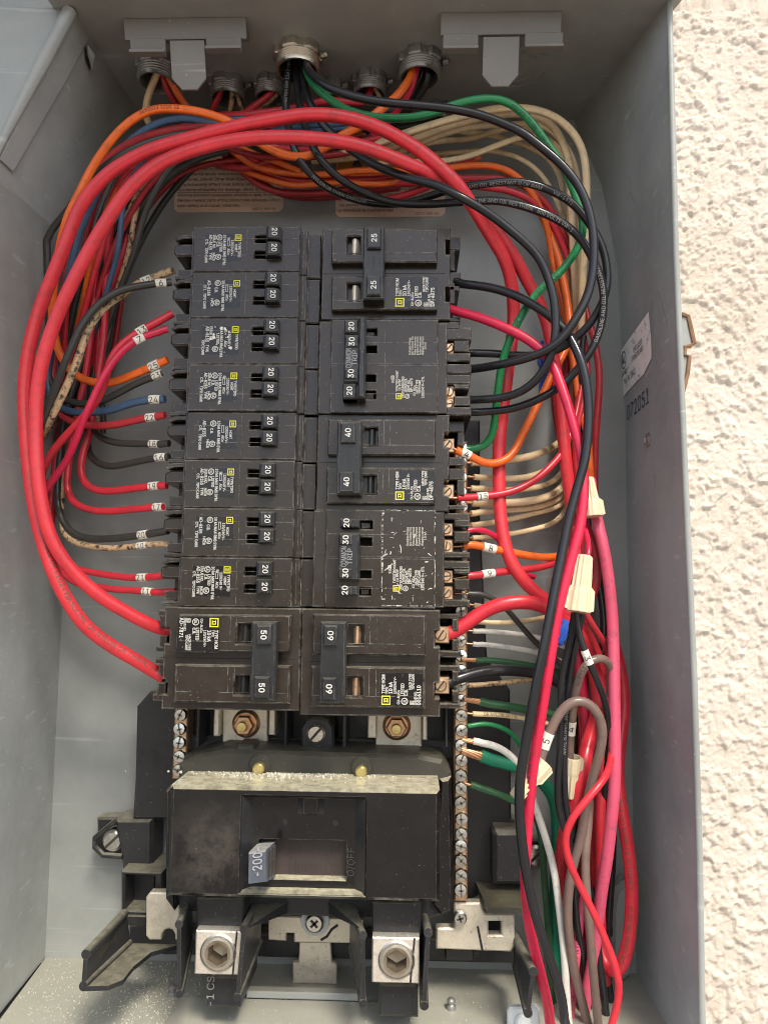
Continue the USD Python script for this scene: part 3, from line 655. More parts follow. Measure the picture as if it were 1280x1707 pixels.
# ================================================================== TANDEM BREAKERS (left column)
DP = 76.5
XA, XB = -76.7, -19.1
PITCHZ = 25.4
def tandem(z, label, worn=0):
    """a breaker of two narrow poles; z = its upper edge"""
    th = thing('tandem_breaker', label, 'breaker', (XA, 0, z - PITCHZ), 'tandem breakers in the left column')
    b = z - PITCHZ
    bd = MB()
    g = 0.18
    # body: plateau with two handle slots cut through, right shelf and lower left step
    W = XB - XA
    sl = []
    for zz in (5.0, 13.8): sl.append([(XA + 33.2, z - zz - 4.3), (XA + 47.0, z - zz - 4.3), (XA + 47.0, z - zz), (XA + 33.2, z - zz)])
    bd.prism([(XA, b + g), (XB, b + g), (XB, z - g), (XA, z - g)], 20, DP, 0.45, sl)
    obj('body', bd, 'breaker_plastic', th)
    obj('shelf', MB().box(XB - 0.5, XB + 3.2, b + g, z - g, 20, DP - 5, 0.4).box(XB + 2.5, XB + 10.0, b + g + 0.3, z - g - 0.3, 18, DP - 9.5, 0.5), 'breaker_plastic', th)
    st = MB().box(XA - 2.6, XA + 0.5, b + 0.2, z - 0.2, 20, DP - 6, 0.3)
    st.box(XA - 12.5, XA - 2, b + 0.5, z - 0.6, 18, 44, 0.3)
    # wire-terminal noses
    st.prism([(XA - 14.0, z - 5.3), (XA - 10.8, z - 4.0), (XA - 2, z - 4.0), (XA - 2, z - 11.2), (XA - 13.0, z - 11.2), (XA - 14.2, z - 9.5)], 30, 65, 1.0)
    st.prism([(XA - 12.6, z - 17.4), (XA - 2, z - 17.4), (XA - 2, z - 22.2), (XA - 12.6, z - 22.2)], 30, 61, 0.4)
    st.prism([(XA - 12.6, z - 23.5), (XA - 9.0, z - 23.2), (XA - 2, z - 23.0), (XA - 2, z - 25.2), (XA - 12.6, z - 25.2)], 30, 66, 0.4)
    st.prism([(XA - 13.0, z - 3.0), (XA - 9.5, z - 0.6), (XA - 2, z - 0.3), (XA - 2, z - 2.4), (XA - 8.5, z - 2.6), (XA - 11.5, z - 3.8)], 30, 68, 0.4)
    obj('terminal_housing', st, 'breaker_plastic', th)
    for zz in (14.2,):
        obj('terminal_screw', MB().disc(XA - 3.6, z - zz, 2.1, 40, 58, 0.5, 14), 'screw_steel', th, 40)
    # moulded seam lines
    sm = MB()
    for zz in (7.2, 16.2): sm.box(XA + 0.8, XB - 0.8, z - zz - 0.10, z - zz + 0.10, DP - 0.5, DP + 0.10)
    for xx in (22.0, 52.5): sm.box(XA + 7 + xx - 0.08, XA + 7 + xx + 0.08, b + 2.0, z - 2.0, DP - 0.5, DP + 0.08)
    obj('mould_line', sm, 'breaker_plastic', th)
    # handles
    for zz in (2.2, 11.0):
        hd = MB()
        x0, x1, z1, z0 = XA + 39.6, XA + 47.6, z - zz, z - zz - 7.4
        n = 8; prof = [(x0 - 1.0, DP - 4), (x0 + 0.2, DP + 3.5), (x0 + 1.0, DP + 5.2), (x0 + 2.2, DP + 6.0), (x1 - 1.2, DP + 5.4), (x1, DP + 4.2), (x1 + 0.6, DP - 4)]
        V = []
        for zq, sh in ((z0, 0), (z0 + 0.7, 0.5), (z1 - 0.7, 0.5), (z1, 0)):
            for (xx, dd) in prof: V.append([xx, -(dd - (0 if 0.2 < sh else 0.8 * (dd > DP))), zq])
        m_ = len(prof); F = []
        for k in range(3):
            for i in range(m_ - 1): F.append([k * m_ + i, k * m_ + i + 1, (k + 1) * m_ + i + 1, (k + 1) * m_ + i])
        hd.add(V, F)
        for k in (0, 3):
            base = k * m_; hd.add(V[base:base + m_], [[0, i, i + 1] for i in range(1, m_ - 1)])
        h = obj('handle', hd, 'handle_plastic', th, 25)
        pm = MB(); put_text(pm, '20', 2.7, ((x0 + x1) / 2 - 0.1, -(DP + 6.25), z1 - 1.5), (0, 0, -1.0), (1.0, 0, -0.02), True, sx=0.95)
        obj('rating', pm, 'white_ink', h)
    for zz in (5.6, 14.6):
        obj('slot_floor', MB().box(XA + 32.9, XA + 47.4, z - zz - 4.6, z - zz + 0.8, DP - 20, DP - 9), 'dark_void', th)
    lb = MB().box(XA + 6.3, XA + 26.6, z - 20.2, z - 4.2, DP - 0.2, DP + 0.06)
    obj('label', lb, 'main_plastic', th)
    items = TAN if worn == 0 else [it for k_, it in enumerate(TAN) if (k_ * 7 + worn * 5) % 11 > 1 + worn or it[0] == 'logo']
    if worn:
        r_ = np.random.default_rng(worn); m = MB()
        for k_ in range(9 * worn):
            x_, z_ = XA + r_.uniform(8, 26), z - r_.uniform(5, 19); t_ = np.sort(r_.uniform(0, 6.28, 7)); q_ = r_.uniform(0.25, 1.0 if worn < 2 else 1.5) * r_.uniform(0.4, 1, 7)
            m.add(np.array([[x_, -(DP + 0.17), z_]] + [[x_ + a_ * math.cos(b_), -(DP + 0.17), z_ + a_ * math.sin(b_)] for a_, b_ in zip(q_, t_)]), [[0, i_ + 1, (i_ + 1) % 7 + 1] for i_ in range(7)])
        obj('worn_patch', m, 'white_ink' if worn > 1 else 'breaker_plastic', th)
    print_block(items, np.array([XA + 26.0, -(DP + 0.14), z - 4.7]), *CW, 15.0, 19.4, th, 46, 60)
    return th
TL = ['topmost tandem breaker of the left column, its terminals empty on the left', 'tandem breaker with the black wire tagged 6 and a tan wire', 'tandem breaker with the two red wires tagged 13 and 7', 'tandem breaker with the orange wire above the black wire tagged 23',
      'tandem breaker with the black wires tagged 18 and 16', 'tandem breaker with the red wires tagged 19 and 17', 'tandem breaker with the black wire tagged 20 and the frayed tan wire', 'lowest tandem breaker of the left column, above the 50 breaker, red wire tagged 21']
kinds = [0, 1, 2, 0, 1, 0, 1, 0]
built = {}
for k in range(8):
    if kinds[k] not in built: built[kinds[k]] = (tandem(-PITCHZ * k, TL[k], kinds[k]))
    else: copy_of(built[kinds[k]], (XA + 0.35 * math.sin(k * 2.3), 0.9 * math.sin(k * 1.7), -PITCHZ * k - PITCHZ), TL[k])

# ================================================================== TWO-POLE BREAKERS
def emboss(parent, lines, rect, d, rot, h, mt='handle_plastic'):
    x0, x1, z0, z1 = rect; u, v = rot; m = MB(); n = len(lines)
    for k, s in enumerate(lines):
        xc = x0 + (x1 - x0) * ((k + 0.5) / n if rot is CCW else 1 - (k + 0.5) / n)
        tv, _ = text2d(s, h); w = tv[:, 0].max() - tv[:, 0].min(); sx = min(1.0, (z1 - z0) / w)
        put_text(m, s, h, np.array([xc, -d, (z0 + z1) / 2]) - h / 2 * np.array(v), u, v, False, 'c', sx)
    obj('raised_lettering', m, mt, parent)
def two_pole(name, label, D, body, plats, handle, buttons, windows, lab, rating, issue, left, hb=9.5, lever='handle_plastic'):
    rot = CW if left else CCW
    X0, X1, Z0, Z1 = R(*body, D - 5)
    th = thing(name, label, 'breaker', ((X0 + X1) / 2, 0, Z0))
    db = D - 5
    cut = []
    # notches on the wire side
    xs, xe = (X0, X0 + 2.6) if left else (X1, X1 - 2.6)
    zc = [(w[1] + w[3]) / 2 for w in windows]
    poly = [(X0, Z0), (X1, Z0), (X1, Z1), (X0, Z1)]
    nz = []
    for w in windows:
        q = R(*w, db); nz.append((q[2] - 0.5, q[3] - 2.2))
    nz.sort()
    if left:
        poly = [(X0, Z0), (X1, Z0), (X1, Z1), (X0, Z1)]
        for a, b_ in reversed(nz): poly += [(xs, b_), (xe, b_), (xe, a), (xs, a)]
    else:
        poly = [(X0, Z0), (X1, Z0)]
        for a, b_ in nz: poly += [(xs, a), (xe, a), (xe, b_), (xs, b_)]
        poly += [(X1, Z1), (X0, Z1)]
    bd = MB().prism(poly, 18, db, 0.5)
    zm = (Z0 + Z1) / 2
    obj('body', bd, 'breaker_plastic', th)
    obj('seam', MB().box(X0 + 0.5, X1 - 3.0, zm - 0.15, zm + 0.15, db - 1, db + 0.06), 'dark_void', th)
    cover = []
    for q, w in zip(plats, windows):
        x0, x1, z0, z1 = R(*q, D); wx0, wx1, wz0, wz1 = R(*w, D)
        pl = MB().prism([(x0, z0), (x1, z0), (x1, z1), (x0, z1)], db - 0.5, D, 0.7, [[(wx0, wz0), (wx1, wz0), (wx1, wz1), (wx0, wz1)]])
        c = obj('pole_cover', pl, 'breaker_plastic', th)
        # mould lines on the cover
        ml = MB(); zz = z0 + (z1 - z0) * 0.28
        ml.box(x0 + 0.8, x1 - 0.8, zz - 0.12, zz + 0.12, D - 0.5, D + 0.1)
        xm = wx1 + 3.4 if not left else wx0 - 3.4
        for e in (0, 3.2): ml.box(xm + e - 0.1, xm + e + 0.1, zz, z1 - 1.0, D - 0.5, D + 0.1)
        obj('mould_line', ml, 'breaker_plastic', c)
        obj('window_floor', MB().box(wx0 - 0.3, wx1 + 0.3, wz0 - 0.3, wz1 + 0.3, db - 12, db - 8), 'dark_void', c)
        lv = MB()
        pts = [(wx0 + 1 + (wx1 - wx0 - 1.5) * t_, D - 4.5 + 2.6 * math.sin(math.pi * t_)) for t_ in np.linspace(0.25, 0.9, 7)]
        V = [[x_, -d_, zz_] for zz_ in (wz0 + 0.4, wz1 - 0.4) for x_, d_ in pts]
        lv.add(V, [[i, i + 1, 7 + i + 1, 7 + i] for i in range(6)])
        obj('lever', lv, lever, c, True)
        cover.append(c)
    hx0, hx1, hz0, hz1 = R(*handle, D + hb)
    h = obj('tie_handle', MB().box(hx0, hx1, hz0, hz1, D + 1.0, D + hb, 0.7), 'handle_plastic', th)
    for q, w in zip(buttons, windows):
        x0, x1, z0, z1 = R(*q, D + hb + 2.2)
        bt = obj('button', MB().box(x0, x1, z0, z1, D + hb - 1, D + hb + 2.2, 0.7), 'handle_plastic', h)
        obj('neck', MB().box(x0 + 1, x1 - 1, z0 + 1, z1 - 1, D - 8, D + 2), 'handle_plastic', h)
        # sits on the handle: printed rating
        m = MB(); put_text(m, rating, 2.75, np.array([(x0 + x1) / 2, -(D + hb + 2.3), (z0 + z1) / 2]) - 1.38 * np.array(rot[1]), *rot, True, 'c')
        obj('rating', m, 'white_ink', h)
    zz = sorted([R(*q, D + hb)[2:] for q in buttons])
    emboss(h, ['COMMON TRIP', 'COMMON TRIP'] if False else ['TRIP', 'COMMON', 'COMUN'], (hx0 + 1, hx1 - 1, zz[0][1] + 0.5, zz[1][0] - 0.5), D + hb + 0.12, rot, 2.6)
    lx0, lx1, lz0, lz1 = R(*lab, D)
    obj('label', MB().box(lx0 - 0.8, lx1 + 0.8, lz0 - 0.4, lz1 + 0.6, D - 0.2, D + 0.06), 'main_plastic', th)
    o = np.array([lx0, -(D + 0.14), lz0]) if not left else np.array([lx1, -(D + 0.14), lz1])
    print_block(HOM(issue), o, *rot, lz1 - lz0, lx1 - lx0, th, 48, 66)
    # embossed on / off beside the window
    wx0, wx1, wz0, wz1 = R(*windows[1], D); w = MB()
    put_text(w, 'OFF', 2.4, np.array([(wx0 - 4.5) if not left else wx1 + 12, -(D + 0.12), (wz0 + wz1) / 2]) - 1.2 * np.array(rot[1]), *rot, False, 'c')
    obj('raised_lettering', w, 'breaker_plastic', th)
    return th, (X0, X1, Z0, Z1)

def terminal(th, px, py, d, rpx, ang, lug=True):
    x, z = U(px, py, d); s = scale_at(d)
    if lug: obj('terminal_lug', MB().box(x - rpx * s * 0.95, x + rpx * s * 1.35, z - rpx * s * 1.3, z + rpx * s * 1.25, 25, d - 1.2, 0.5), 'bronze', th)
    screw_head(th, x, z, d, rpx * s * 0.98, ang)
def fingers(th, rects, d0, d, b=0.5):
    m = MB()
    for r in rects: m.pbox(*r, d0, d, b)
    obj('terminal_barrier', m, 'breaker_plastic', th)

# 25 breaker
b25, _ = two_pole('two_pole_breaker', 'two-pole 25 breaker at the top of the right column, handle to the right', DP + 1, (536.4, 380, 750.8, 532.8), [(552.4, 381.6, 729, 437), (552.4, 459.5, 729, 515.8)],
    (605, 377, 640.3, 498), [(611.4, 379.3, 635.5, 412.5), (610.8, 458, 634.2, 490.8)], [(579, 393, 601, 422.3), (579, 471, 601, 501)], (659, 462.8, 725.6, 511), '25', 'DP-4075', False, lever='tin_plate')
fingers(b25, [(749, 395, 767, 416), (749, 416, 758, 450), (749, 453, 768, 470), (749, 470, 758, 505), (749, 476, 766, 484), (749, 528, 767, 536)], 20, 58)
# 40 breaker
b40, _ = two_pole('two_pole_breaker', 'two-pole 40 breaker in the middle of the right column', DP + 1, (528.2, 691, 748.6, 852), [(546.3, 698.8, 726.3, 758.6), (543.9, 779.2, 725, 839.8)],
    (561.3, 701.2, 602, 824), [(567.6, 704, 592.3, 738), (565.2, 786, 589.4, 820)], [(606.4, 712.6, 629.2, 743), (604, 792.5, 626.7, 823.3)], (659, 785.3, 723, 833.7), '40', 'DP-4075', False)
fingers(b40, [(748, 702, 774, 720), (748, 762, 774, 776), (748, 781, 774, 800), (748, 842, 774, 850), (762, 720, 774, 742), (762, 800, 774, 826)], 20, 60)
terminal(b40, 745, 741, 62, 9.5, 0.9); terminal(b40, 744, 819, 62, 9.5, 0.8)
# 60 breaker
b60, _ = two_pole('two_pole_breaker', 'two-pole 60 breaker at the bottom of the right column', 85, (501.5, 1016, 733.2, 1194), [(521, 1024.6, 709.7, 1092.6), (518.3, 1112, 708.6, 1180)],
    (532.8, 1037, 575.7, 1173), [(539.4, 1042.2, 562.1, 1077.3), (537, 1130.5, 559.8, 1166.9)], [(581, 1042.7, 605.5, 1075.5), (578, 1129.6, 603.8, 1161.7)], (635.9, 1124.2, 702.7, 1175.8), '60', '0016110', False, lever='bronze')
fingers(b60, [(731, 1023.5, 765, 1032), (731, 1085.5, 767, 1096.5), (731, 1110, 766, 1119), (731, 1173, 767, 1181.6), (754, 1032, 764, 1052), (754, 1066, 764, 1085), (754, 1119, 764, 1136), (754, 1152, 764, 1172)], 20, 68)
terminal(b60, 734.4, 1058.6, 70, 10.5, 1.0); terminal(b60, 734.4, 1143.4, 70, 10.5, 0.95)
# 50 breaker
b50, _ = two_pole('two_pole_breaker', 'two-pole 50 breaker at the bottom of the left column, with two thick red wires', 85, (272.1, 1013, 500.5, 1184), [(297.5, 1024.8, 483.7, 1087), (290.5, 1109.2, 483, 1172.5)],
    (418.7, 1036.8, 458.8, 1169.3), [(427.8, 1041.7, 451.4, 1075.4), (424, 1128.8, 448.7, 1164.7)], [(395, 1040.6, 417.7, 1073.3), (390.9, 1127, 415, 1158.7)], (297.5, 1030, 363.9, 1086), '50', 'AD-7871', True)
fingers(b50, [(264, 1017, 280, 1026), (266, 1026, 280, 1046), (266, 1060, 278, 1078), (260, 1078, 280, 1086), (259, 1098, 278, 1106), (264, 1106, 276, 1124), (262, 1138, 276, 1158), (254, 1158, 276, 1169)], 20, 66)

# ================================================================== QUAD BREAKERS
def quad(label, D, body, terms, blocks, bar, spine, buttons, windows, common, lab1, lab2, screws, slots, scratched):
    X0, X1, Z0, Z1 = R(*body, D)
    th = thing('quad_breaker', label, 'breaker', ((X0 + X1) / 2, 0, Z0), 'quad breakers in the right column')
    xi = X0 + 6.5
    holes = []
    for w in windows:
        x0, x1, z0, z1 = R(*w, D); holes.append([(x0, z0), (x1, z0), (x1, z1), (x0, z1)])
    obj('body', MB().prism([(xi, Z0), (X1, Z0), (X1, Z1), (xi, Z1)], 20, D, 0.5, holes).box(X0, xi + 0.4, Z0 + 0.2, Z1 - 0.2, 20, D - 2.2, 0.5), 'breaker_plastic', th)
    obj('slot_floor', MB().box(xi + 10, xi + 34, Z0 + 2, Z1 - 2, 20, D - 8), 'dark_void', th)
    zm = (Z0 + Z1) / 2
    sm = MB()
    for k in (0.20, 0.5, 0.52, 0.75): sm.box(xi + 0.8, X1 - 0.8, Z0 + (Z1 - Z0) * k - 0.1, Z0 + (Z1 - Z0) * k + 0.1, D - 0.5, D + 0.09)
    wx = R(*windows[0], D)[1] + 4.5
    sm.box(wx - 0.1, wx + 0.1, Z0 + 6, Z1 - 6, D - 0.5, D + 0.09)
    obj('mould_line', sm, 'breaker_plastic', th)
    # terminal block, open to the right
    tx0, tx1, tz0, tz1 = R(*terms, D - 8)
    obj('terminal_block', MB().box(X1 - 0.4, X1 + 5.0, Z0 + 0.6, Z1 - 0.6, 20, D - 4, 0.5).box(X1 + 4, tx1 - 3, tz0 + 1, tz1 - 1, 20, D - 26, 0.4), 'breaker_plastic', th)
    m = MB()
    for s in slots: m.pbox(*s, 24, D - 6, 0.6)
    obj('terminal_barrier', m, 'breaker_plastic', th)
    for k, (sx_, sy_) in enumerate(screws):
        terminal(th, sx_, sy_, D - 8, 8.6, (0.85, 1.4, 0.1, 0.9)[k % 4])
    hb = 9.0
    for q in blocks:
        x0, x1, z0, z1 = R(*q, D + hb)
        h = obj('handle', MB().box(x0, x1 + 3.2, z0, z1, D - 6, D + hb - 2.2, 0.6).box(x0, x1, z0, z1, D, D + hb, 0.8), 'handle_plastic', th)
        m = MB(); put_text(m, '20', 2.75, np.array([(x0 + x1) / 2, -(D + hb + 0.15), (z0 + z1) / 2]) - 1.38 * np.array(CCW[1]), *CCW, True, 'c')
        obj('rating', m, 'white_ink', h)
    x0, x1, z0, z1 = R(*bar, D + hb)
    h = obj('tie_handle', MB().box(x0, x1, z0, z1, D + 1, D + hb, 0.8), 'handle_plastic', th)
    if spine:
        a0, a1, c0, c1 = R(*spine, D + hb + 1.5); obj('tie_bar', MB().box(a0, a1, c0, c1, D + 1, D + hb + 1.5, 1.0), 'handle_plastic', h)
    for q in buttons:
        x0, x1, z0, z1 = R(*q, D + hb + 1.2)
        obj('button', MB().box(x0, x1, z0, z1, D + hb - 1, D + hb + 1.2, 0.5), 'handle_plastic', h)
        m = MB(); put_text(m, '30', 2.75, np.array([(x0 + x1) / 2, -(D + hb + 1.35), (z0 + z1) / 2]) - 1.38 * np.array(CCW[1]), *CCW, True, 'c')
        obj('rating', m, 'white_ink', h)
    emboss(h, ['COMMON', 'TRIP'], R(*common, D + hb), D + hb + 0.15, CCW, 2.6, 'grey_ink')
    for w in windows[:1] + windows[-1:]:
        x0, x1, z0, z1 = R(*w, D)
        obj('lever', MB().box(x0 + 0.5, x1 - 1, z0 + 0.6, z1 - 0.8, D - 8, D - 3.0, 0.5), 'breaker_plastic', th)
    x0, x1, z0, z1 = R(*lab1, D); m = MB()
    L = ['Outside Poles', 'Non-Common Trip', 'Polos exteriores', 'disparo no comun', 'Polos interiores', 'disparo comun', '10 kA']
    for k, s in enumerate(L):
        tv, _ = text2d(s, 1.0); h_ = (x1 - x0) / len(L) * 0.78
        put_text(m, s, h_, (x0 + (x1 - x0) * (k + 0.85) / len(L), -(D + 0.2), z0 if k < 6 else z0 + 3), *CCW, sx=min(1.0, (z1 - z0) / (tv[:, 0].max() * h_)))
    obj('upper_print', m, 'white_ink', th)
    x0, x1, z0, z1 = R(*lab2, D)
    items = [('logo', 0, 9, 11), ('t', 'TYPE/TIPO HOMT', 13, 13, 4, True), ('t', '(1) 3P/2P', 15, 18, 4), ('t', 'UNITS/UNIDADES', 2, 24, 4), ('ring', 5, 30, 4.6, 'UL'), ('t', 'LISTED C.B.', 12, 29, 4), ('t', 'ISSUE NO.', 12, 34, 4), ('t', 'DP-4075', 12, 40, 5, True),
             ('box', 6, 41.5, 12, 45), ('t', 'AlCu', 14, 45, 4), ('t', 'HACR TYPE', 10, 50, 4), ('t', 'TIPO CARR', 10, 55, 4), ('t', '120/240 V~ CTL', 2, 61, 4.4), ('box', 34, 0, 41, 6), ('t', '82', 35.4, 5, 4), ('t', 'S1', 28, 5, 4)]
    print_block(items, np.array([x0, -(D + 0.2), z0]), *CCW, z1 - z0, x1 - x0, th, 48, 62)
    if scratched:
        px0, px1, pz0, pz1 = R(*scratched, D); m = MB(); r_ = np.random.default_rng(5)
        W, H = px1 - px0, pz1 - pz0
        for k in range(120):                      # chipped outline of the worn label
            e = k % 4; t_ = r_.random(); x, z = ((px0 + t_ * W, pz0), (px0 + t_ * W, pz1), (px0, pz0 + t_ * H), (px1, pz0 + t_ * H))[e]
            L_ = r_.uniform(0.5, 2.6); q = r_.uniform(0.12, 0.32)
            if e < 2: m.box(x, min(x + L_, px1), z - q, z + q, D - 0.1, D + 0.12)
            else: m.box(x - q, x + q, z, min(z + L_, pz1), D - 0.1, D + 0.12)
        for k in range(46):                       # flakes and scratches
            x, z = px0 + r_.beta(0.8, 0.8) * W, pz0 + r_.random() * H; a = r_.random() * 6.3; L_ = r_.uniform(0.4, 2.6) * (2.2 if k % 9 == 0 else 1); w = r_.uniform(0.12, 0.5)
            c, s = math.cos(a), math.sin(a); n = 5
            up = [(x + c * L_ * (i / n - 0.5) - s * w * (r_.random() + 0.2) * (1 - abs(2 * i / n - 1) * 0.8), z + s * L_ * (i / n - 0.5) + c * w * (r_.random() + 0.2) * (1 - abs(2 * i / n - 1) * 0.8)) for i in range(n + 1)]
            dn = [(x + c * L_ * (i / n - 0.5) + s * w * (r_.random() + 0.1), z + s * L_ * (i / n - 0.5) - c * w * (r_.random() + 0.1)) for i in range(n, -1, -1)]
            V = np.array([[p_[0], -(D + 0.13), p_[1]] for p_ in up + dn]); k_ = len(up)
            m.add(V, [[i, i + 1, 2 * k_ - 2 - i, 2 * k_ - 1 - i] for i in range(k_ - 1)])
        obj('worn_patches', m, 'flake', th)
    return th
quad('quad breaker with 20 and 30 handles and clean label, below the 25 breaker', DP, (530, 532, 730, 688), (728, 535, 788, 690),
     [(573.6, 532, 597, 554.7), (570.5, 638.7, 594, 664)], (573, 557, 599, 637), (597, 527.4, 609, 663), [(576, 561, 596.6, 577), (575, 614.5, 594.8, 630.3)],
     [(609, 547, 628, 559), (609, 575, 628, 588), (608, 624, 626, 636), (608, 651, 626, 665)], (576, 580, 596, 613), (681, 561, 711, 592), (651.7, 619.4, 707.4, 665.4),
     [(748, 579), (748, 652), (747, 673)], [(730, 536, 766, 550), (742, 545, 786, 566), (756, 567, 782, 586), (744, 588, 784, 602), (736, 606, 786, 622), (740, 624, 784, 640), (756, 640, 782, 648), (756, 660, 784, 676), (744, 678, 786, 692)], None)
quad('quad breaker with 20 and 30 handles and a badly scratched label, above the 60 breaker', DP, (521, 850, 725, 1014), (725, 854, 783, 1014),
     [(566.8, 864.6, 587.9, 878.7), (565, 977, 584.4, 991)], (563.3, 888, 598.4, 967.7), None, [(565.6, 891.6, 586.7, 908), (565, 947.8, 586.2, 963)],
     [(600, 868, 620.7, 882), (600, 896, 620, 910), (600, 951, 619, 964), (599, 979.5, 618, 993)], (568, 911, 588, 945), (677, 878.7, 711, 910.3), (646.5, 935, 707.4, 986.5),
     [(743.7, 882), (743.7, 910.3), (743.7, 960.7), (743.7, 988.8)], [(727, 855, 783, 866), (757, 866, 783, 878), (757, 886, 783, 904), (727, 920, 783, 930), (727, 935, 783, 948), (757, 949, 783, 957), (757, 965, 783, 983), (727, 1000, 783, 1012)], (637, 851, 725, 1010))

# ================================================================== PANEL INTERIOR (base, bars, straps)
base = thing('breaker_mount', 'black plastic mounting base with screw bars and straps under the breakers', 'panel base', (-20, 0, ZB + 60))
bp = MB()
bp.pprism([(250, 1153), (228, 1178), (225, 1300), (221, 1366), (300, 1366), (300, 1480), (480, 1480), (480, 1160)], 6, 22, 1.2)
bp.pprism([(480, 1160), (480, 1500), (784, 1500), (828, 1480), (884, 1480), (884, 1385), (852, 1365), (850, 1150), (812, 1100), (800, 860), (800, 700), (480, 700)], 6, 20, 1.0)
bp.box(XA - 4, 62, -300, -10, 4, 19)
obj('base_plate', bp, 'base_plastic', base)
pts = [(790, 690), (830, 690), (838, 740), (810, 1000), (840, 1030), (836, 1010), (790, 1010)]
# feet with their mounting screws
def foot(outline, scr, hood, d):
    f_ = obj('foot', MB().pprism(outline, 2, d, 1.2), 'base_plastic', base)
    if hood: obj('foot_hood', MB().pprism(hood, 4, d + 10, 1.8), 'base_plastic', base)
    x, z = U(*scr, d + 5)
    obj('washer', MB().disc(x, z, 7.2, d - 1, d + 1.6, 0.4, 24), 'base_plastic', f_, 40)
    screw_head(f_, x, z, d + 6, 6.0, 0.75, 'screw_steel', 'mounting_screw')
foot([(161, 1364), (232, 1362), (240, 1430), (176, 1428), (154, 1416), (153, 1402), (162, 1388)], (188, 1402), [(190, 1366), (254, 1366), (254, 1452), (204, 1452), (200, 1420)], 12)
obj('foot_rib', MB().tube([P(x, y, 20) for x, y in ((196, 1366), (158, 1398), (158, 1412), (172, 1426), (204, 1428))], 1.6, 8), 'base_plastic', base, 60)
foot([(880, 1400), (905, 1402), (912, 1440), (880, 1445)], (893, 1428), None, 12)
obj('foot_hood', MB().pprism([(826, 1386), (884, 1386), (884, 1476), (822, 1476), (822, 1392)], 8, 36, 2.2), 'base_plastic', base)
# left pocket under the hood
obj('pocket_frame', MB().pprism([(202, 1452), (270, 1455), (270, 1530), (202, 1525)], 4, 34, 0.8, [[(208, 1459), (258, 1461), (258, 1520), (208, 1518)]]).pbox(214, 1460, 258, 1520, 4, 20, 0.8), 'base_plastic', base)
# neutral screw bars
def screw_bar(label, x0, y0, x1, y1, d, ys, xpx, r=10.5):
    X0, X1, Z0, Z1 = R(x0, y0, x1, y1, d)
    br = obj('screw_bar', MB().box(X0, X1, Z0, Z1, d - 12, d, 0.8), 'bronze', base, label=label)
    for k, y in enumerate(ys):
        x, z = U(xpx, y, d + 2); X = (X0 + X1) / 2
        rr = r * scale_at(d)
        s = MB().lathe([(rr, 0), (rr, 1.6), (rr * 0.86, 2.6), (rr * 0.1, 2.9)], (X + rng.uniform(-0.3, 0.3), -d, z), (rng.uniform(-.08, .08), -1, rng.uniform(-.08, .08)), 18)
        h = obj('screw', s, 'screw_steel', br, 40)
        a = rng.uniform(0, math.pi); c, q = math.cos(a), math.sin(a); m = MB()
        for aa, L in ((a, 0.9), (a + math.pi / 2, 0.36)):
            c, q = math.cos(aa), math.sin(aa); w = rr * 0.12
            m.prism([(X + c * rr * L - q * w, z + q * rr * L + c * w), (X - c * rr * L - q * w, z - q * rr * L + c * w), (X - c * rr * L + q * w, z - q * rr * L - c * w), (X + c * rr * L + q * w, z + q * rr * L - c * w)], d + 2.2, d + 3.02)
        obj('slot', m, 'slot_shade', h)
screw_bar('long right screw bar of the neutral and ground wires', 757, 735, 779, 1503, 44, list(np.linspace(745, 1168, 18)) + [1193, 1218, 1243, 1268, 1293, 1315, 1339, 1366, 1391, 1411, 1435, 1460, 1485], 768)
screw_bar('left screw bar, mostly hidden by the breakers', 289, 1180, 312, 1300, 36, [1192, 1216, 1239, 1262, 1285], 300)
# main straps with flange nuts
def strap(x0, y0, x1, y1, nx, ny, d, label):
    s = obj('bus_strap', MB().pprism([(x0, y0), (x1, y0), (x1, y1 - 8), (x1 - 6, y1), (x0 + 6, y1), (x0, y1 - 8)], d - 4, d, 0.5), 'tin_plate', base, label=label)
    x, z = U(nx, ny, d + 6); k = scale_at(d)
    obj('flange', MB().lathe([(23 * k, 0), (23 * k, 1.2), (18 * k, 2.8)], (x, -d, z), (0, -1, 0), 28), 'yellow_zinc', s, 40)
    obj('nut', MB().lathe([(17 * k, 1), (17 * k, 7.0), (14.5 * k, 8.4), (9.5 * k, 8.4)], (x, -d, z), (0, -1, 0), 6), 'yellow_zinc', s)
    obj('stud', MB().lathe([(8.5 * k, 0), (8.5 * k, 12), (7.2 * k, 13.4), (0.1, 13.6)], (x, -d, z), (0, -1, 0), 16), 'brass', s, 40)
strap(371, 1176, 446, 1252, 407, 1209, 34, 'left main strap with its copper coloured nut')
strap(626, 1178, 703, 1262, 661, 1213, 34, 'right main strap with its copper coloured nut')
for x0, y0, x1, y1 in ((356, 1178, 366, 1228), (448, 1178, 459, 1226), (613, 1180, 628, 1231), (704, 1180, 712, 1234)): obj('strap_fin', MB().pbox(x0, y0, x1, y1, 18, 40, 0.6), 'tin_plate', base)
cb = MB().pprism([(501, 1258), (501, 1213), (508, 1201), (520, 1197), (536, 1197), (549, 1201), (556, 1213), (557, 1258)], 15, 46, 1.2)
c_ = obj('centre_block', cb, 'base_plastic', base)
x, z = U(526.5, 1224, 48); screw_head(c_, x, z, 49, 15.5 * scale_at(48), 0.85, 'bright_zinc', 'centre_screw')
for x0, x1 in ((474, 478), (571, 577), (328, 332), (742, 746)): obj('divider', MB().pbox(x0, 1178, x1, 1246, 15, 45, 0.4), 'base_plastic', base)
obj('cross_rail', MB().pbox(310, 1232, 755, 1262, 10, 28, 0.5), 'base_plastic', base)
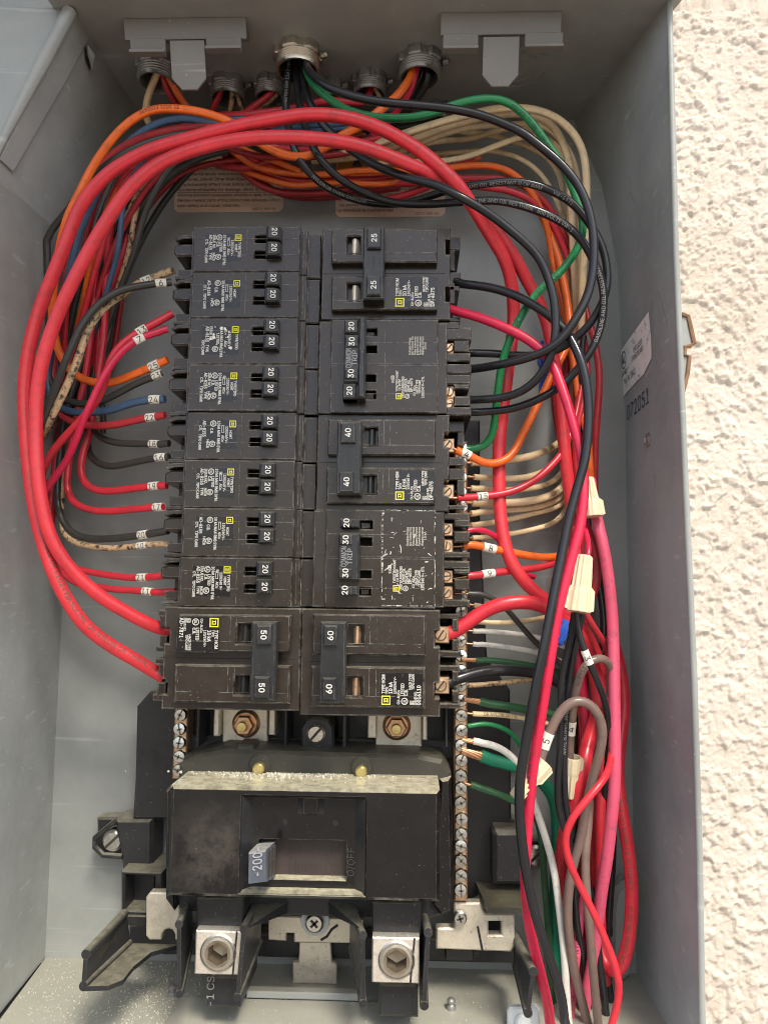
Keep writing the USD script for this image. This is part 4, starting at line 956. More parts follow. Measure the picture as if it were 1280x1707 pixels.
# tin-plated brackets along the bottom
tb = MB().pprism([(243, 1497), (249, 1489), (300, 1489), (300, 1568), (292, 1568), (292, 1560), (288, 1552), (282, 1549), (275, 1551), (270, 1558), (268, 1568), (249, 1568), (243, 1561)], 38, 44, 0.7)
obj('tin_bracket', tb, 'tin_plate', base, label='left tin-plated bracket with an arched notch')
tb = MB().pprism([(447, 1527), (606, 1533), (604, 1574), (490, 1572), (490, 1557), (477, 1557), (477, 1570), (447, 1568)], 22, 26, 0.6)
t2 = obj('tin_bracket', tb, 'tin_plate', base, label='middle tin-plated bracket with a washer and cross screw')
x, z = U(524, 1540, 30); k = scale_at(28)
obj('washer', MB().disc(x, z, 23 * k, 25, 27.2, 0.4, 28), 'white_plastic', t2, 40)
screw_head(t2, x, z, 31, 15 * k, 0.75, 'screw_steel', 'cross_screw', True)
obj('marker_line', MB().tube([P(x_, y_, 26.1) for x_, y_ in ((535, 1568), (545, 1562), (553, 1550), (563, 1543))], 0.7, 6), 'black_ink', t2)
obj('ground_strap', MB().pprism([(499, 1571), (551, 1571), (553, 1605), (561, 1608), (561, 1642), (488, 1640), (488, 1606), (498, 1604)], 19, 22, 0.5), 'tin_plate', base, label='brownish strap under the middle bracket')
tb = MB().pprism([(727, 1548), (757, 1548), (757, 1506), (800, 1506), (808, 1524), (858, 1524), (858, 1580), (852, 1588), (727, 1583)], 36, 42, 0.8, [[(814, 1537), (836, 1537), (836, 1560), (814, 1560)]])
t3 = obj('tin_bracket', tb, 'tin_plate', base, label='right tin-plated bracket with a square hole')
x, z = U(767, 1533, 46); screw_head(t3, x, z, 46, 11 * scale_at(45), 0.3, 'screw_steel', 'cross_screw', True)
obj('hole_floor', MB().pbox(808, 1532, 842, 1566, 20, 24), 'dark_void', t3)
obj('marker_line', MB().tube([P(x_, y_, 42.1) for x_, y_ in ((796, 1545), (799, 1560), (804, 1585))], 0.6, 6), 'black_ink', t3)
# dusty shelf right, arms reaching forward
xl, zl = U(792, 1470, 20); xr, zr = U(880, 1522, 48)
obj('shelf', MB().add([[U(792, 1470, 20)[0], -20, zl], [U(880, 1478, 20)[0], -20, zl], [U(880, 1522, 52)[0], -52, zl - 1], [U(812, 1518, 52)[0], -52, zl - 1],
                       [U(792, 1470, 20)[0], -20, zl - 3], [U(880, 1478, 20)[0], -20, zl - 3], [U(880, 1522, 52)[0], -52, zl - 4], [U(812, 1518, 52)[0], -52, zl - 4]],
                      [[0, 3, 2, 1], [3, 7, 6, 2], [0, 4, 7, 3], [1, 2, 6, 5], [4, 5, 6, 7], [0, 1, 5, 4]]), 'deck_plastic', base)
def beam_arm(name, b0, b1, f0, f1, db, df, rod, flange=None):
    """upright web running from the base towards the front, with round beads along its two edges"""
    A, B, C, D_ = P(*b0, db), P(*b1, db), P(*f1, df), P(*f0, df)
    m = MB(); w = np.array([1.0, 0, 0])
    V = [A - w, B - w, C - w, D_ - w, A + w, B + w, C + w, D_ + w]
    m.add(V, [[0, 1, 2, 3], [4, 7, 6, 5], [0, 3, 7, 4], [1, 5, 6, 2], [3, 2, 6, 7], [0, 4, 5, 1]])
    a_ = obj(name, m, 'base_plastic', base)
    for p_, q_ in ((A, D_), (B, C)):
        obj('bead', MB().tube([p_, (p_ + q_) / 2, q_], rod, 10), 'base_plastic', a_, 50)
    return a_
beam_arm('arm', (208, 1523), (215, 1573), (143, 1592), (139, 1645), 44, 92, 2.3)
V = [P(215, 1573, 44), P(300, 1575, 44), P(252, 1588, 56), P(222, 1612, 70), P(205, 1634, 84), P(180, 1644, 92), P(139, 1645, 92)]
zf = [p_[2] for p_ in V]
m = MB(); top = np.array(V); n = len(V)
m.add(np.vstack([top, top - [0, 0, 2.2]]), [[0, i, i + 1] for i in range(1, n - 1)]); m.add(np.vstack([top, top - [0, 0, 2.2]]), [[i, (i + 1) % n, n + (i + 1) % n, n + i] for i in range(n)])
obj('arm_flange', m, 'base_plastic', base)
obj('arm_deck', MB().pbox(205, 1528, 300, 1545, 10, 35, 0.6).pbox(215, 1545, 300, 1580, 8, 20, 0.6), 'base_plastic', base)
beam_arm('fin', (318, 1500), (318, 1570), (298, 1542), (299, 1658), 40, 88, 1.9)
beam_arm('fin', (432, 1498), (432, 1570), (406, 1550), (396, 1664), 40, 86, 2.0)
beam_arm('fin', (586, 1515), (586, 1580), (605, 1560), (606, 1674), 40, 86, 2.0)
beam_arm('fin', (703, 1515), (703, 1580), (714, 1556), (707, 1678), 40, 86, 2.2)
beam_arm('arm', (858, 1560), (860, 1610), (889, 1621), (880, 1690), 34, 82, 2.2)
# webs flaring from the middle fins up to the main breaker
for x0, x1, x2 in ((404, 410, 478), (606, 600, 548)):
    m = MB(); A, B, C = P(x0, 1552, 82), P(x2, 1524, 60), P(x2, 1505, 60); D_ = P(x0 + (14 if x2 > x0 else -14), 1512, 60)
    V = np.array([A, B, C, D_]); m.add(np.vstack([V, V + [0, 2.5, 0]]), [[0, 1, 2, 3], [4, 7, 6, 5], [0, 4, 5, 1], [1, 5, 6, 2], [2, 6, 7, 3], [3, 7, 4, 0]])
    obj('web', m, 'base_plastic', base)
obj('lower_rail', MB().pbox(270, 1562, 870, 1600, 2, 14, 0.8).pbox(742, 1583, 790, 1602, 14, 34, 0.8), 'base_plastic', base)

# ================================================================== MAIN BREAKER
DM = 90.0
mainb = thing('main_breaker', 'large black 200 main breaker with dusty top, under the two columns', 'main breaker', (U(505, 1500, DM)[0], 0, U(505, 1500, DM)[1]))
X0, X1, Z0, Z1 = R(281, 1314, 733, 1500, DM)
def mrect(x0, y0, x1, y1): a, b, c, d = R(x0, y0, x1, y1, DM); return [(a, c), (b, c), (b, d), (a, d)]
pan = mrect(405, 1333, 605, 1488)
case = MB().prism([(X0, Z0), (X1, Z0), (X1, Z1), (X0, Z1)], 30, DM, 1.6, [pan])
obj('housing', case, 'main_plastic', mainb, 30)
DI = DM - 5.5
slot = R(430, 1400, 578, 1468, DI)
inner = MB().prism([(pan[0][0] - 0.5, pan[0][1] - 0.5), (pan[1][0] + 0.5, pan[1][1] - 0.5), (pan[2][0] + 0.5, pan[2][1] + 0.5), (pan[3][0] - 0.5, pan[3][1] + 0.5)], 40, DI, 0, [[(slot[0], slot[2]), (slot[1], slot[2]), (slot[1], slot[3]), (slot[0], slot[3])]])
obj('escutcheon', inner, 'main_plastic', mainb)
# bevelled frame around the recess
a, b, c, d = R(401, 1329, 609, 1492, DM); e, f_, g, h = R(420, 1331, 592, 1484, DI)
m = MB()
O = np.array([[a, -DM + 0.05, c], [b, -DM + 0.05, c], [b, -DM + 0.05, d], [a, -DM + 0.05, d]]); I = np.array([[e, -DI - 0.05, g], [f_, -DI - 0.05, g], [f_, -DI - 0.05, h], [e, -DI - 0.05, h]])
m.add(np.vstack([O, I]), [[i, (i + 1) % 4, 4 + (i + 1) % 4, 4 + i] for i in range(4)])
obj('bevel_frame', m, 'base_plastic', mainb)
sf = MB().box(slot[0] - 1, slot[1] + 1, slot[2] - 1, slot[3] + 1, 50, DI - 7)
for k in range(40):
    x_ = slot[0] + 14 + k * (slot[1] - slot[0] - 14) / 40
    sf.box(x_, x_ + 0.35, slot[2], slot[3], DI - 7.2, DI - 6.8)
obj('slot_slide', sf, 'slide_brown', mainb)
nt = MB()
for x0, x1 in ((496, 504), (531, 540)): nt.pbox(x0, 1331, x1, 1358, DI - 0.3, DI + 0.12)
obj('notch', nt, 'dark_void', mainb)
obj('window', MB().pbox(505, 1331, 530, 1358, DI - 0.3, DI + 0.9, 0.3), 'main_plastic', mainb)
for x_, y_ in ((475, 1371), (559, 1373)):
    X, Z = U(x_, y_, DI); obj('pin_hole', MB().disc(X, Z, 1.35, DI - 0.5, DI + 0.1, 0.05, 14), 'dark_void', mainb)
m = MB(); X, Z = U(590, 1462, DI); put_text(m, 'O/OFF', 3.2, (X, -(DI + 0.3), Z), *CCW)
obj('raised_lettering', m, 'slot_dark', mainb)
# toggle
tg = MB()
fr = [P(415, 1421, DM + 16), P(444, 1417, DM + 16), P(445, 1470, DM + 16), P(414, 1474, DM + 16)]
bk = [P(432, 1404, DI - 6), P(460, 1402, DI - 6), P(460, 1462, DI - 6), P(432, 1464, DI - 6)]
V = np.array(fr + bk)
fr2 = np.array(fr); cen = fr2.mean(0); fr3 = cen + (fr2 - cen) * 0.93 + [0, -1.4, 0]
V = np.vstack([V, fr3]); 
tg.add(V, [[8, 9, 10, 11], [8, 0, 1, 9], [9, 1, 2, 10], [10, 2, 3, 11], [11, 3, 0, 8], [0, 4, 5, 1], [1, 5, 6, 2], [2, 6, 7, 3], [3, 7, 4, 0]])
tgo = obj('toggle', tg, 'toggle_plastic', mainb, label='grey-blue toggle marked 200')
rb = MB()
A, B, C, D_ = (V[k] for k in (1, 5, 6, 2))
for u_ in (0.18, 0.5, 0.82):
    for w_ in (0.3, 0.7):
        p_ = A * (1 - u_) * (1 - w_) + B * u_ * (1 - w_) + C * u_ * w_ + D_ * (1 - u_) * w_
        rb.box(p_[0] - 0.6, p_[0] + 0.5, p_[2] - 3.0, p_[2] + 3.0, -p_[1] - 2.0, -p_[1] + 2.0)
obj('rib_pocket', rb, 'slot_dark', tgo)
u_ = np.array([0.0, 0, 1]); n_ = np.array([-1.0, 0, 0])
m = MB(); o = P(436, 1463, DM + 17.8); put_text(m, '-200-', 4.2, o, (fr3[0] - fr3[3]) / np.linalg.norm(fr3[0] - fr3[3]), -(fr3[1] - fr3[0]) / np.linalg.norm(fr3[1] - fr3[0]), True, sx=0.74)
obj('rating', m, 'grey_ink', tgo)
# deck behind the top edge
dk = MB().pprism([(296, 1300), (298, 1275), (330, 1258), (380, 1250), (500, 1254), (560, 1256), (700, 1260), (738, 1268), (752, 1290), (752, 1310)], 26, 60, 2.0)
dk.pprism([(306, 1262), (372, 1244), (412, 1246), (430, 1258), (440, 1262), (380, 1276), (306, 1276)], 20, 52, 1.0)
obj('deck', dk, 'deck_plastic', mainb)
obj('deck_clip', MB().pprism([(384, 1262), (396, 1242), (420, 1243), (424, 1252), (404, 1268)], 40, 58, 1.0), 'deck_plastic', mainb)
for x_, y_ in ((431, 1282), (602, 1287)):
    k = scale_at(62); X, Z = U(x_, y_, 64)
    obj('pin_boss', MB().disc(X, Z + 1.2, 19 * k, 40, 61.5, 1.2, 24), 'deck_plastic', mainb, 40)
    obj('brass_pin', MB().disc(X, Z, 9.5 * k, 50, 66, 0.8, 20), 'brass', mainb, 40)
obj('side_housing', MB().pprism([(733, 1300), (752, 1296), (756, 1480), (752, 1520), (735, 1528), (720, 1510)], 20, 62, 1.5), 'main_plastic', mainb)
obj('side_housing', MB().pprism([(276, 1320), (284, 1310), (290, 1310), (290, 1520), (276, 1500)], 20, 66, 1.0), 'main_plastic', mainb)
ub = MB().pprism([(290, 1490), (735, 1498), (750, 1520), (718, 1532), (560, 1530), (300, 1520)], 20, 58, 1.0)
obj('lower_housing', ub, 'base_plastic', mainb)
def lug(x0, y0, x1, y1, cx_, cy_, d, frame, hole, block, label):
    fr_ = obj('lug_frame', MB().pprism([(frame[0], frame[1]), (frame[2], frame[1]), (frame[2], frame[3]), (frame[0], frame[3])], 30, 74, 0.8, [[(hole[0], hole[1]), (hole[2], hole[1]), (hole[2], hole[3]), (hole[0], hole[3])]]), 'base_plastic', mainb)
    obj('frame_floor', MB().pbox(frame[0] + 3, frame[1], frame[2] - 3, frame[3] - 3, 30, 60), 'dark_void', fr_)
    X0, X1, Z0, Z1 = R(x0, y0, x1, y1, d); Xc, Zc = U(cx_, cy_, d); k = scale_at(d)
    L = obj('lug', MB().prism([(X0, Z0), (X1, Z0), (X1, Z1), (X0, Z1)], 36, d, 0.6, [[(Xc + 20 * k * math.cos(q_), Zc + 20 * k * math.sin(q_)) for q_ in np.linspace(0, 2 * math.pi, 28, endpoint=False)]]), 'lug_metal', mainb, label=label)
    n = 6; hexr = 18 * k
    obj('set_screw', MB().lathe([(29 * k, -0.2), (29 * k, 0.5), (27 * k, 0.9), (26.5 * k, 0.3), (25 * k, 0.3), (24.5 * k, 1.3), (20.5 * k, 1.5)], (Xc, -d, Zc), (0, -1, 0), 36, False), 'bright_zinc', L, 35)
    hx = MB(); t6 = np.arange(6) * math.pi / 3 + 0.5; t36 = np.linspace(0, 2 * math.pi, 36, endpoint=False)
    outer = [[Xc + 20.5 * k * math.cos(q), -(d + 1.5), Zc + 20.5 * k * math.sin(q)] for q in t36]
    tt = t36; rad = hexr * math.cos(math.pi / 6) / np.cos(((tt - 0.5) % (math.pi / 3)) - math.pi / 6)
    inn = [[Xc + r_ * math.cos(q), -(d + 1.4), Zc + r_ * math.sin(q)] for r_, q in zip(rad, tt)]
    flo = [[p_[0], -(d - 9), p_[2]] for p_ in inn] + [[Xc, -(d - 11), Zc]]
    V = outer + inn + flo; F = []
    for i in range(36):
        j = (i + 1) % 36; F += [[i, j, 36 + j, 36 + i], [36 + i, 36 + j, 72 + j, 72 + i]]
    hx.add(V, F); hx.add(flo, [[i, (i + 1) % 36, 36] for i in range(36)])
    obj('hex_socket', hx, 'socket_metal', L, 25)
    obj('marker_line', MB().tube([P(x1 - 8, y0 + 1, d + 0.1), P(x1 - 11, (y0 + y1) / 2 - 8, d + 0.1), P(x1 - 15, y1 - 1, d + 0.1)], 0.5, 6), 'black_ink', L)
    obj('conductor_stub', MB().pbox(*block, 30, d - 8, 1.5), 'base_plastic', mainb)
lug(325, 1553, 403, 1626, 364, 1589, 80, (327, 1497, 406, 1546), (344, 1500, 391, 1530), (344, 1626, 401, 1682), 'left cable lug')
lug(620, 1564, 699, 1640, 661, 1601, 80, (620, 1505, 703, 1560), (635, 1508, 688, 1545), (631, 1640, 697, 1698), 'right cable lug')
m = MB(); X, Z = U(356, 1680, 72.3); put_text(m, '-1 CSA', 3.6, (X, -72.4, Z), *CCW)
obj('stub_print', m, 'pale_ink', mainb)
for x_ in (368, 380, 660, 670): 
    X, Z = U(x_, 1500 if x_ < 500 else 1508, 60); obj('rivet', MB().disc(X, Z, 1.2, 50, 60, 0.5, 10), 'screw_steel', mainb, 40)

# small pale clip at the bottom edge and a floor clip behind the wires
fc = thing('white_clip', 'small pale clip plate at the bottom edge beside the wires', 'clip', P(872, 1700, 60))
obj('plate', MB().pprism([(846, 1690), (850, 1681), (894, 1679), (900, 1686), (900, 1740), (846, 1740)], 58, 61, 0.8), 'white_plastic', fc)
obj('boss', MB().disc(*U(873, 1706, 62), 4.5, 60, 63, 1.0, 18), 'white_plastic', fc, 40)
wc = thing('wall_clip', 'pale grey clip plate on the right wall behind the red loop of wire', 'clip', P(1035, 1600, 8))
obj('plate', MB().pprism([(1019, 1520), (1026, 1484), (1040, 1470), (1056, 1478), (1056, 1625), (1036, 1640), (1019, 1615)], 3, 12, 2.5), 'grey_enamel', wc)
# grit
def grit():
    r_ = np.random.default_rng(3); V, F = [], []; n = 0
    octa = np.array([[1, 0, 0], [-1, 0, 0], [0, 1, 0], [0, -1, 0], [0, 0, 1], [0, 0, -1]], float); of = [[0, 2, 4], [2, 1, 4], [1, 3, 4], [3, 0, 4], [2, 0, 5], [1, 2, 5], [3, 1, 5], [0, 3, 5]]
    pts = []
    for k in range(2600):
        x, d = r_.uniform(-165, -70), r_.uniform(2, 97)
        if r_.random() < 0.35 + 0.65 * math.exp(-((x + 95) / 30) ** 2 - ((d - 45) / 40) ** 2): pts.append((x, d, ZB, r_.uniform(0.12, 0.45)))
    for k in range(300): pts.append((r_.uniform(-60, 150), r_.uniform(2, 97), ZB + 1.5, r_.uniform(0.12, 0.4)))
    zt = Z1M
    for k in range(420):
        x = r_.normal(-25, 22); d = 62 + abs(r_.normal(0, 5)); pts.append((x, d, zt, r_.uniform(0.2, 0.75)))
    for k in range(40): pts.append((U(527, 1262, 50)[0] + r_.uniform(-8, 8), 55 + r_.uniform(0, 4), U(527, 1262, 55)[1] + 0.6, r_.uniform(0.15, 0.4)))
    for x, d, z, s in pts:
        V.append(np.array([x, -d, z + s * 0.4]) + octa * r_.uniform(0.6, 1.3, (6, 1)) * s); F.append(np.array(of) + n); n += 6
    return np.vstack(V), np.vstack(F)
Z1M = R(281, 1314, 733, 1500, DM)[3]
tag(obj('grit', grit(), 'grit'), 'sandy grit lying on the floor of the box and on the main breaker', 'grit', kind='stuff')
#WIRES
# ================================================================== WIRES
CAMP = np.array([CX, -CD, CZ])
def curve_text(mb, C, T, r, s, i0, h, flip, phi=0.0):
    L = np.concatenate([[0], np.cumsum(np.linalg.norm(np.diff(C, axis=0), axis=1))])
    tv, tf = text2d(s, h); tv, tf = trimesh.remesh.subdivide_to_size(np.c_[tv, np.zeros(len(tv))], tf, max(h * 0.3, 0.45), max_iter=8); tv = tv[:, :2].copy(); tv[:, 0] -= (tv[:, 0].min() + tv[:, 0].max()) / 2; tv[:, 1] -= h / 2
    if flip: tv = -tv
    ss = np.clip(L[i0] + tv[:, 0], 0.05, L[-1] - 0.05)
    pc = np.stack([np.interp(ss, L, C[:, k]) for k in range(3)], 1); pt = np.stack([np.interp(ss, L, T[:, k]) for k in range(3)], 1)
    pt /= np.linalg.norm(pt, axis=1, keepdims=True)
    n1 = CAMP - pc; n1 -= pt * (n1 * pt).sum(1, keepdims=True); n1 /= np.linalg.norm(n1, axis=1, keepdims=True)
    up = np.cross(n1, pt); a = tv[:, 1:] / r + phi
    mb.add(pc + (r + 0.09) * (np.cos(a) * n1 + np.sin(a) * up), tf)
def project(C):
    v = (C - CAMP)[:, [0, 2, 1]] @ ROT.T
    return np.stack([640 + FPX * v[:, 0] / v[:, 2], 853.5 - FPX * v[:, 1] / v[:, 2]], 1)
def wire(label, col, w, pts, tags=(), prints=(), bare=(), group=None, name='wire', n=14):
    pts = np.array(pts, float)
    Q = np.array([P(*p) for p in pts]); C = spline(Q, 3.0)
    # slight hand-bent waviness
    k = np.arange(len(C)) * 0.12 + len(label); C[2:-2] += 0.5 * np.stack([np.sin(k * 1.3), np.sin(k * 0.9 + 1), np.sin(k * 1.1 + 2)], 1)[2:-2]
    r = 0.9 * w / 2 * scale_at(np.percentile(-C[:, 1], 70))
    for p_ in C:                                     # keep clear of the box's side walls
        if p_[2] > ZB and -p_[1] < DF: p_[0] = min(max(p_[0], wall_pt(-1, p_[2], -p_[1] / DF)[0] + r + 0.4), wall_pt(1, p_[2], -p_[1] / DF)[0] - r - 0.4)
    px = project(C); r = 0.9 * w / 2 * scale_at(np.percentile(-C[:, 1], 70))
    T = frames(C)[0]
    mb = MB().tube(C, r, n)
    if not (tags or prints or bare):
        return tag(obj(name, mb, col + '_insulation', None, True), label, 'wire', group)
    i0 = len(C) // 2
    th = thing(name, label, 'wire', C[i0], group)
    obj('insulation', mb, col + '_insulation', th, True)
    for (x, y, s, *o) in tags:
        i = int(np.argmin(np.linalg.norm(px - [x, y], axis=1))); i = min(max(i, 1), len(C) - 2)
        L = np.concatenate([[0], np.cumsum(np.linalg.norm(np.diff(C, axis=0), axis=1))]); hw = o[0] if o else 2.9
        ss = np.linspace(max(L[i] - hw, 0), min(L[i] + hw, L[-1]), 6); S = np.stack([np.interp(ss, L, C[:, k]) for k in range(3)], 1)
        t_ = obj('marker_tag', MB().tube(S, r + 0.32, 18), 'tag_white', th, 40)
        m = MB(); curve_text(m, C, T, r + 0.36, s, i, min(3.3, r * 1.75), T[i][0] < 0 if abs(T[i][0]) > 0.35 else False)
        obj('number', m, 'black_ink', t_)
    if prints:
        for (x, y, s, h, ink, flip, *o) in prints:
            i = int(np.argmin(np.linalg.norm(px - [x, y], axis=1))); m = MB()
            curve_text(m, C, T, r, s, i, h, flip, o[0] if o else 0.0); obj('print', m, ink, th)
    for e in bare:
        a, b = (C[0], C[1]) if e[0] == 0 else (C[-1], C[-2]); dr = (a - b) / np.linalg.norm(a - b); L_ = e[1]
        if len(e) > 2:                              # stranded copper
            g = np.cross(dr, [0, 0, 1.0]); g /= np.linalg.norm(g); q = np.cross(dr, g)
            for k in range(9):
                rad = 0.0 if k == 0 else r * 0.55; f0 = k * math.pi / 4
                S = [a - dr * 1 + dr * (L_ + 1) * t + rad * (1 - 0.35 * t) * (math.cos(f0 + 1.2 * t) * g + math.sin(f0 + 1.2 * t) * q) for t in np.linspace(0, 1, 6)]
                obj('copper_strand', MB().tube(S, r * 0.24, 6), 'copper', th, True)
        else:
            obj('bare_end', MB().tube([a - dr, a + dr * L_ * 0.5, a + dr * L_], r * 0.42, 10), 'copper', th, True)
    return th
GL, GR, GC = 'wires bundled along the left side', 'wires bundled along the right side', 'cream neutral wires along the right side'

# --- the two thick red feeders of the 50 breaker
wire('outer of the two thick red feeders, ending in the lower pole of the 50 breaker', 'bright_red', 26, [(275, 1129, 58), (262, 1124, 58), (232, 1106, 62), (180, 1075, 68), (140, 1040, 74), (103, 980, 78), (76, 915, 79), (57, 850, 79), (46, 775, 78), (42, 700, 78), (42, 646, 78), (50, 576, 79), (66, 512, 80), (87, 459, 82), (111, 402, 84), (135, 345, 86), (176, 294, 88), (240, 253, 90), (320, 228, 92), (400, 209, 93), (461, 199, 93), (502, 193, 93), (540, 192, 93), (584, 198, 92), (625, 210, 91), (666, 229, 90), (707, 254, 88), (737, 279, 86), (764, 305, 83), (793, 350, 74), (819, 396, 64), (838, 430, 58), (850, 470, 52), (855, 525, 47), (852, 580, 46), (846, 630, 46), (839, 680, 46), (832, 735, 46), (830, 790, 47), (832, 845, 48), (838, 890, 50), (850, 930, 52), (870, 962, 52), (895, 988, 50), (922, 1006, 46), (955, 1030, 40), (985, 1075, 36), (1003, 1130, 34), (1008, 1200, 34), (1000, 1290, 36), (994, 1370, 38), (996, 1450, 38), (1000, 1540, 36), (1004, 1600, 34)],
     prints=[(80, 915, 'CME WIRE & CABLE OR E102490', 2.6, 'brown_ink', True, -0.45), (180, 1075, 'GASOLINE OR NYLON OR THWN75 FT1', 2.6, 'brown_ink', True, -0.35)])
wire('inner of the two thick red feeders, ending in the upper pole of the 50 breaker', 'bright_red', 26, [(288, 1051, 58), (275, 1050, 58), (250, 1043, 62), (215, 1025, 67), (165, 993, 74), (115, 942, 80), (84, 890, 84), (68, 835, 86), (60, 780, 87), (58, 725, 87), (61, 665, 88), (70, 611, 89), (91, 541, 90), (116, 480, 91), (151, 410, 92), (200, 335, 94), (227, 304, 95), (268, 273, 96), (309, 254, 97), (350, 241, 97), (405, 230, 97), (460, 227, 97), (528, 230, 96), (584, 239, 95), (625, 251, 93), (666, 268, 90), (707, 286, 85), (743, 304, 78), (770, 325, 70), (798, 350, 62), (824, 378, 56), (845, 406, 52), (866, 440, 48), (880, 470, 44), (896, 500, 42), (910, 540, 40), (918, 580, 40), (924, 615, 40), (932, 657, 40), (938, 700, 40), (943, 750, 40), (948, 800, 38), (953, 850, 36), (960, 920, 32), (962, 1000, 30), (964, 1085, 30), (967, 1130, 30), (972, 1180, 30), (976, 1235, 28), (975, 1300, 26)])
wire('thick red wire of the upper pole of the 60 breaker', 'red', 26, [(744, 1058, 64), (756, 1054, 64), (790, 1032, 64), (815, 1017, 64), (840, 1008, 64), (868, 1004, 63), (893, 1006, 60), (915, 1015, 56), (945, 1040, 48), (972, 1070, 42), (988, 1110, 40), (998, 1160, 40), (996, 1195, 42), (988, 1222, 48), (978, 1258, 56), (968, 1300, 60), (955, 1340, 56), (942, 1380, 46), (936, 1420, 40), (936, 1470, 36), (941, 1528, 32)])

# --- other left-hand wires
O50 = 54
wire('orange wire arching at the upper left, tagged 25 at the breaker', 'orange', 16.5, [(692, 100, 61), (688, 112, 62), (682, 129, 64), (661, 157, 66), (633, 181, 68), (598, 210, 70), (570, 225, 70), (543, 246, 70), (516, 260, 70), (488, 262, 71), (461, 255, 72), (436, 242, 73), (412, 224, 75), (391, 208, 77), (364, 194, 78), (323, 182, 79), (282, 178, 79), (255, 181, 78), (227, 194, 77), (200, 217, 76), (178, 243, 75), (153, 281, 73), (131, 325, 72), (113, 362, 70), (101, 410, 66), (92, 465, 60), (87, 515, 54), (90, 560, 48), (101, 597, 44), (114, 616, 44), (131, 630, 45), (157, 639, 47), (185, 640, 49), (216, 629, 51), (246, 616, 53), (279, 599, 55)],
     tags=[(256, 611, '25')], prints=[(270, 183, '31 2021 E102490', 1.9, 'black_ink', False, -0.5)])
wire('blue wire tagged 24, running behind the two thick red feeders', 'blue', 15, [(400, 226, 60), (375, 212, 62), (337, 202, 63), (309, 198, 63), (282, 200, 62), (255, 208, 60), (227, 224, 58), (200, 250, 56), (177, 290, 54), (148, 355, 50), (134, 389, 48), (120, 440, 46), (100, 510, 42), (86, 575, 38), (80, 615, 36), (82, 645, 36), (88, 663, 38), (104, 679, 40), (124, 687, 44), (152, 688, 47), (187, 684, 49), (211, 676, 51), (234, 670, 53), (275, 665, 55)], tags=[(258, 668, '24')])
wire('dark red wire tagged 22', 'dark_red', 14.5, [(400, 215, 66), (353, 212, 67), (296, 214, 67), (255, 222, 66), (227, 232, 64), (200, 247, 62), (172, 272, 58), (150, 310, 52), (125, 390, 44), (105, 480, 38), (94, 560, 34), (90, 620, 32), (92, 665, 34), (101, 689, 38), (117, 703, 42), (145, 710, 46), (183, 709, 49), (211, 703, 51), (244, 695, 53), (275, 692, 55)], tags=[(252, 694, '22')])
wire('black wire tagged 23, arching from the top bundle past the orange wire', 'worn_black', 14.5, [(400, 226, 70), (353, 220, 72), (309, 221, 72), (268, 230, 71), (227, 246, 70), (193, 265, 68), (166, 286, 66), (147, 305, 64), (126, 333, 58), (106, 360, 52), (86, 384, 48), (76, 408, 46), (70, 440, 44), (67, 490, 40), (68, 560, 36), (75, 610, 34), (90, 648, 36), (110, 665, 40), (131, 673, 43), (159, 672, 46), (187, 660, 48), (211, 646, 50), (234, 634, 52), (270, 622, 55)], tags=[(264, 625, '23')])
wire('black looped wire tagged 6 at the breaker, its bend behind the thick red feeders', 'worn_black', 14.5, [(286, 470, 56), (253, 475, 58), (223, 479, 60), (199, 485, 62), (171, 501, 65), (150, 521, 67), (130, 549, 69), (115, 583, 70), (103, 612, 70), (89, 652, 68), (76, 690, 64), (68, 716, 58), (66, 728, 50), (72, 730, 40), (84, 700, 30), (110, 640, 24)], tags=[(265, 473, '6')])
wire('tan wire tagged 12, crossing under the looped black wire', 'tan', 15, [(290, 449, 52), (258, 463, 52), (232, 473, 53), (214, 485, 55), (195, 497, 57), (173, 512, 60), (153, 536, 62), (141, 560, 64), (131, 592, 65), (117, 630, 65), (101, 667, 64), (85, 701, 60), (73, 722, 52), (70, 730, 42), (82, 705, 28)], tags=[(246, 467, '12')])
wire('red wire tagged 13, bent down beside the pinkish wire', 'red', 15, [(288, 522, 54), (258, 538, 56), (234, 550, 58), (211, 565, 60), (193, 582, 61), (181, 604, 61), (177, 625, 61), (170, 650, 60), (155, 678, 60), (135, 702, 60), (112, 726, 58), (92, 748, 54), (76, 772, 48), (69, 790, 42), (68, 805, 34)], tags=[(236, 549, '13')])
wire('pinkish red wire tagged 7, crossing the wire tagged 13', 'crimson', 14, [(280, 548, 58), (246, 557, 60), (223, 568, 62), (203, 584, 64), (187, 604, 65), (175, 624, 66), (163, 648, 66), (151, 677, 66), (143, 692, 66), (135, 713, 64), (125, 738, 60), (110, 768, 54), (91, 794, 48), (73, 820, 42), (66, 832, 34)], tags=[(234, 564, '7')])
wire('red wire tagged 19, hooking up behind the wires tagged 13 and 7', 'red', 14, [(278, 809, 56), (255, 811, 54), (237, 812, 52), (200, 816, 48), (170, 817, 44), (151, 812, 42), (140, 800, 40), (136, 780, 38), (141, 752, 36), (150, 727, 34), (156, 690, 33), (163, 630, 32), (172, 560, 32), (177, 490, 34), (181, 420, 38), (188, 360, 42), (205, 310, 46), (240, 275, 48), (300, 245, 48), (375, 225, 48)], tags=[(258, 811, '19')], group=None)
wire('red wire tagged 17, below the wire tagged 19', 'red', 13.5, [(272, 845, 56), (250, 847, 53), (225, 850, 50), (180, 854, 45), (147, 850, 41), (124, 837, 38), (114, 815, 36), (114, 790, 34), (117, 752, 32), (124, 700, 30), (140, 630, 28), (152, 560, 28), (158, 500, 30), (164, 430, 34), (172, 375, 38), (186, 325, 42), (215, 285, 46), (280, 250, 48), (360, 232, 46)], tags=[(262, 846, '17')])
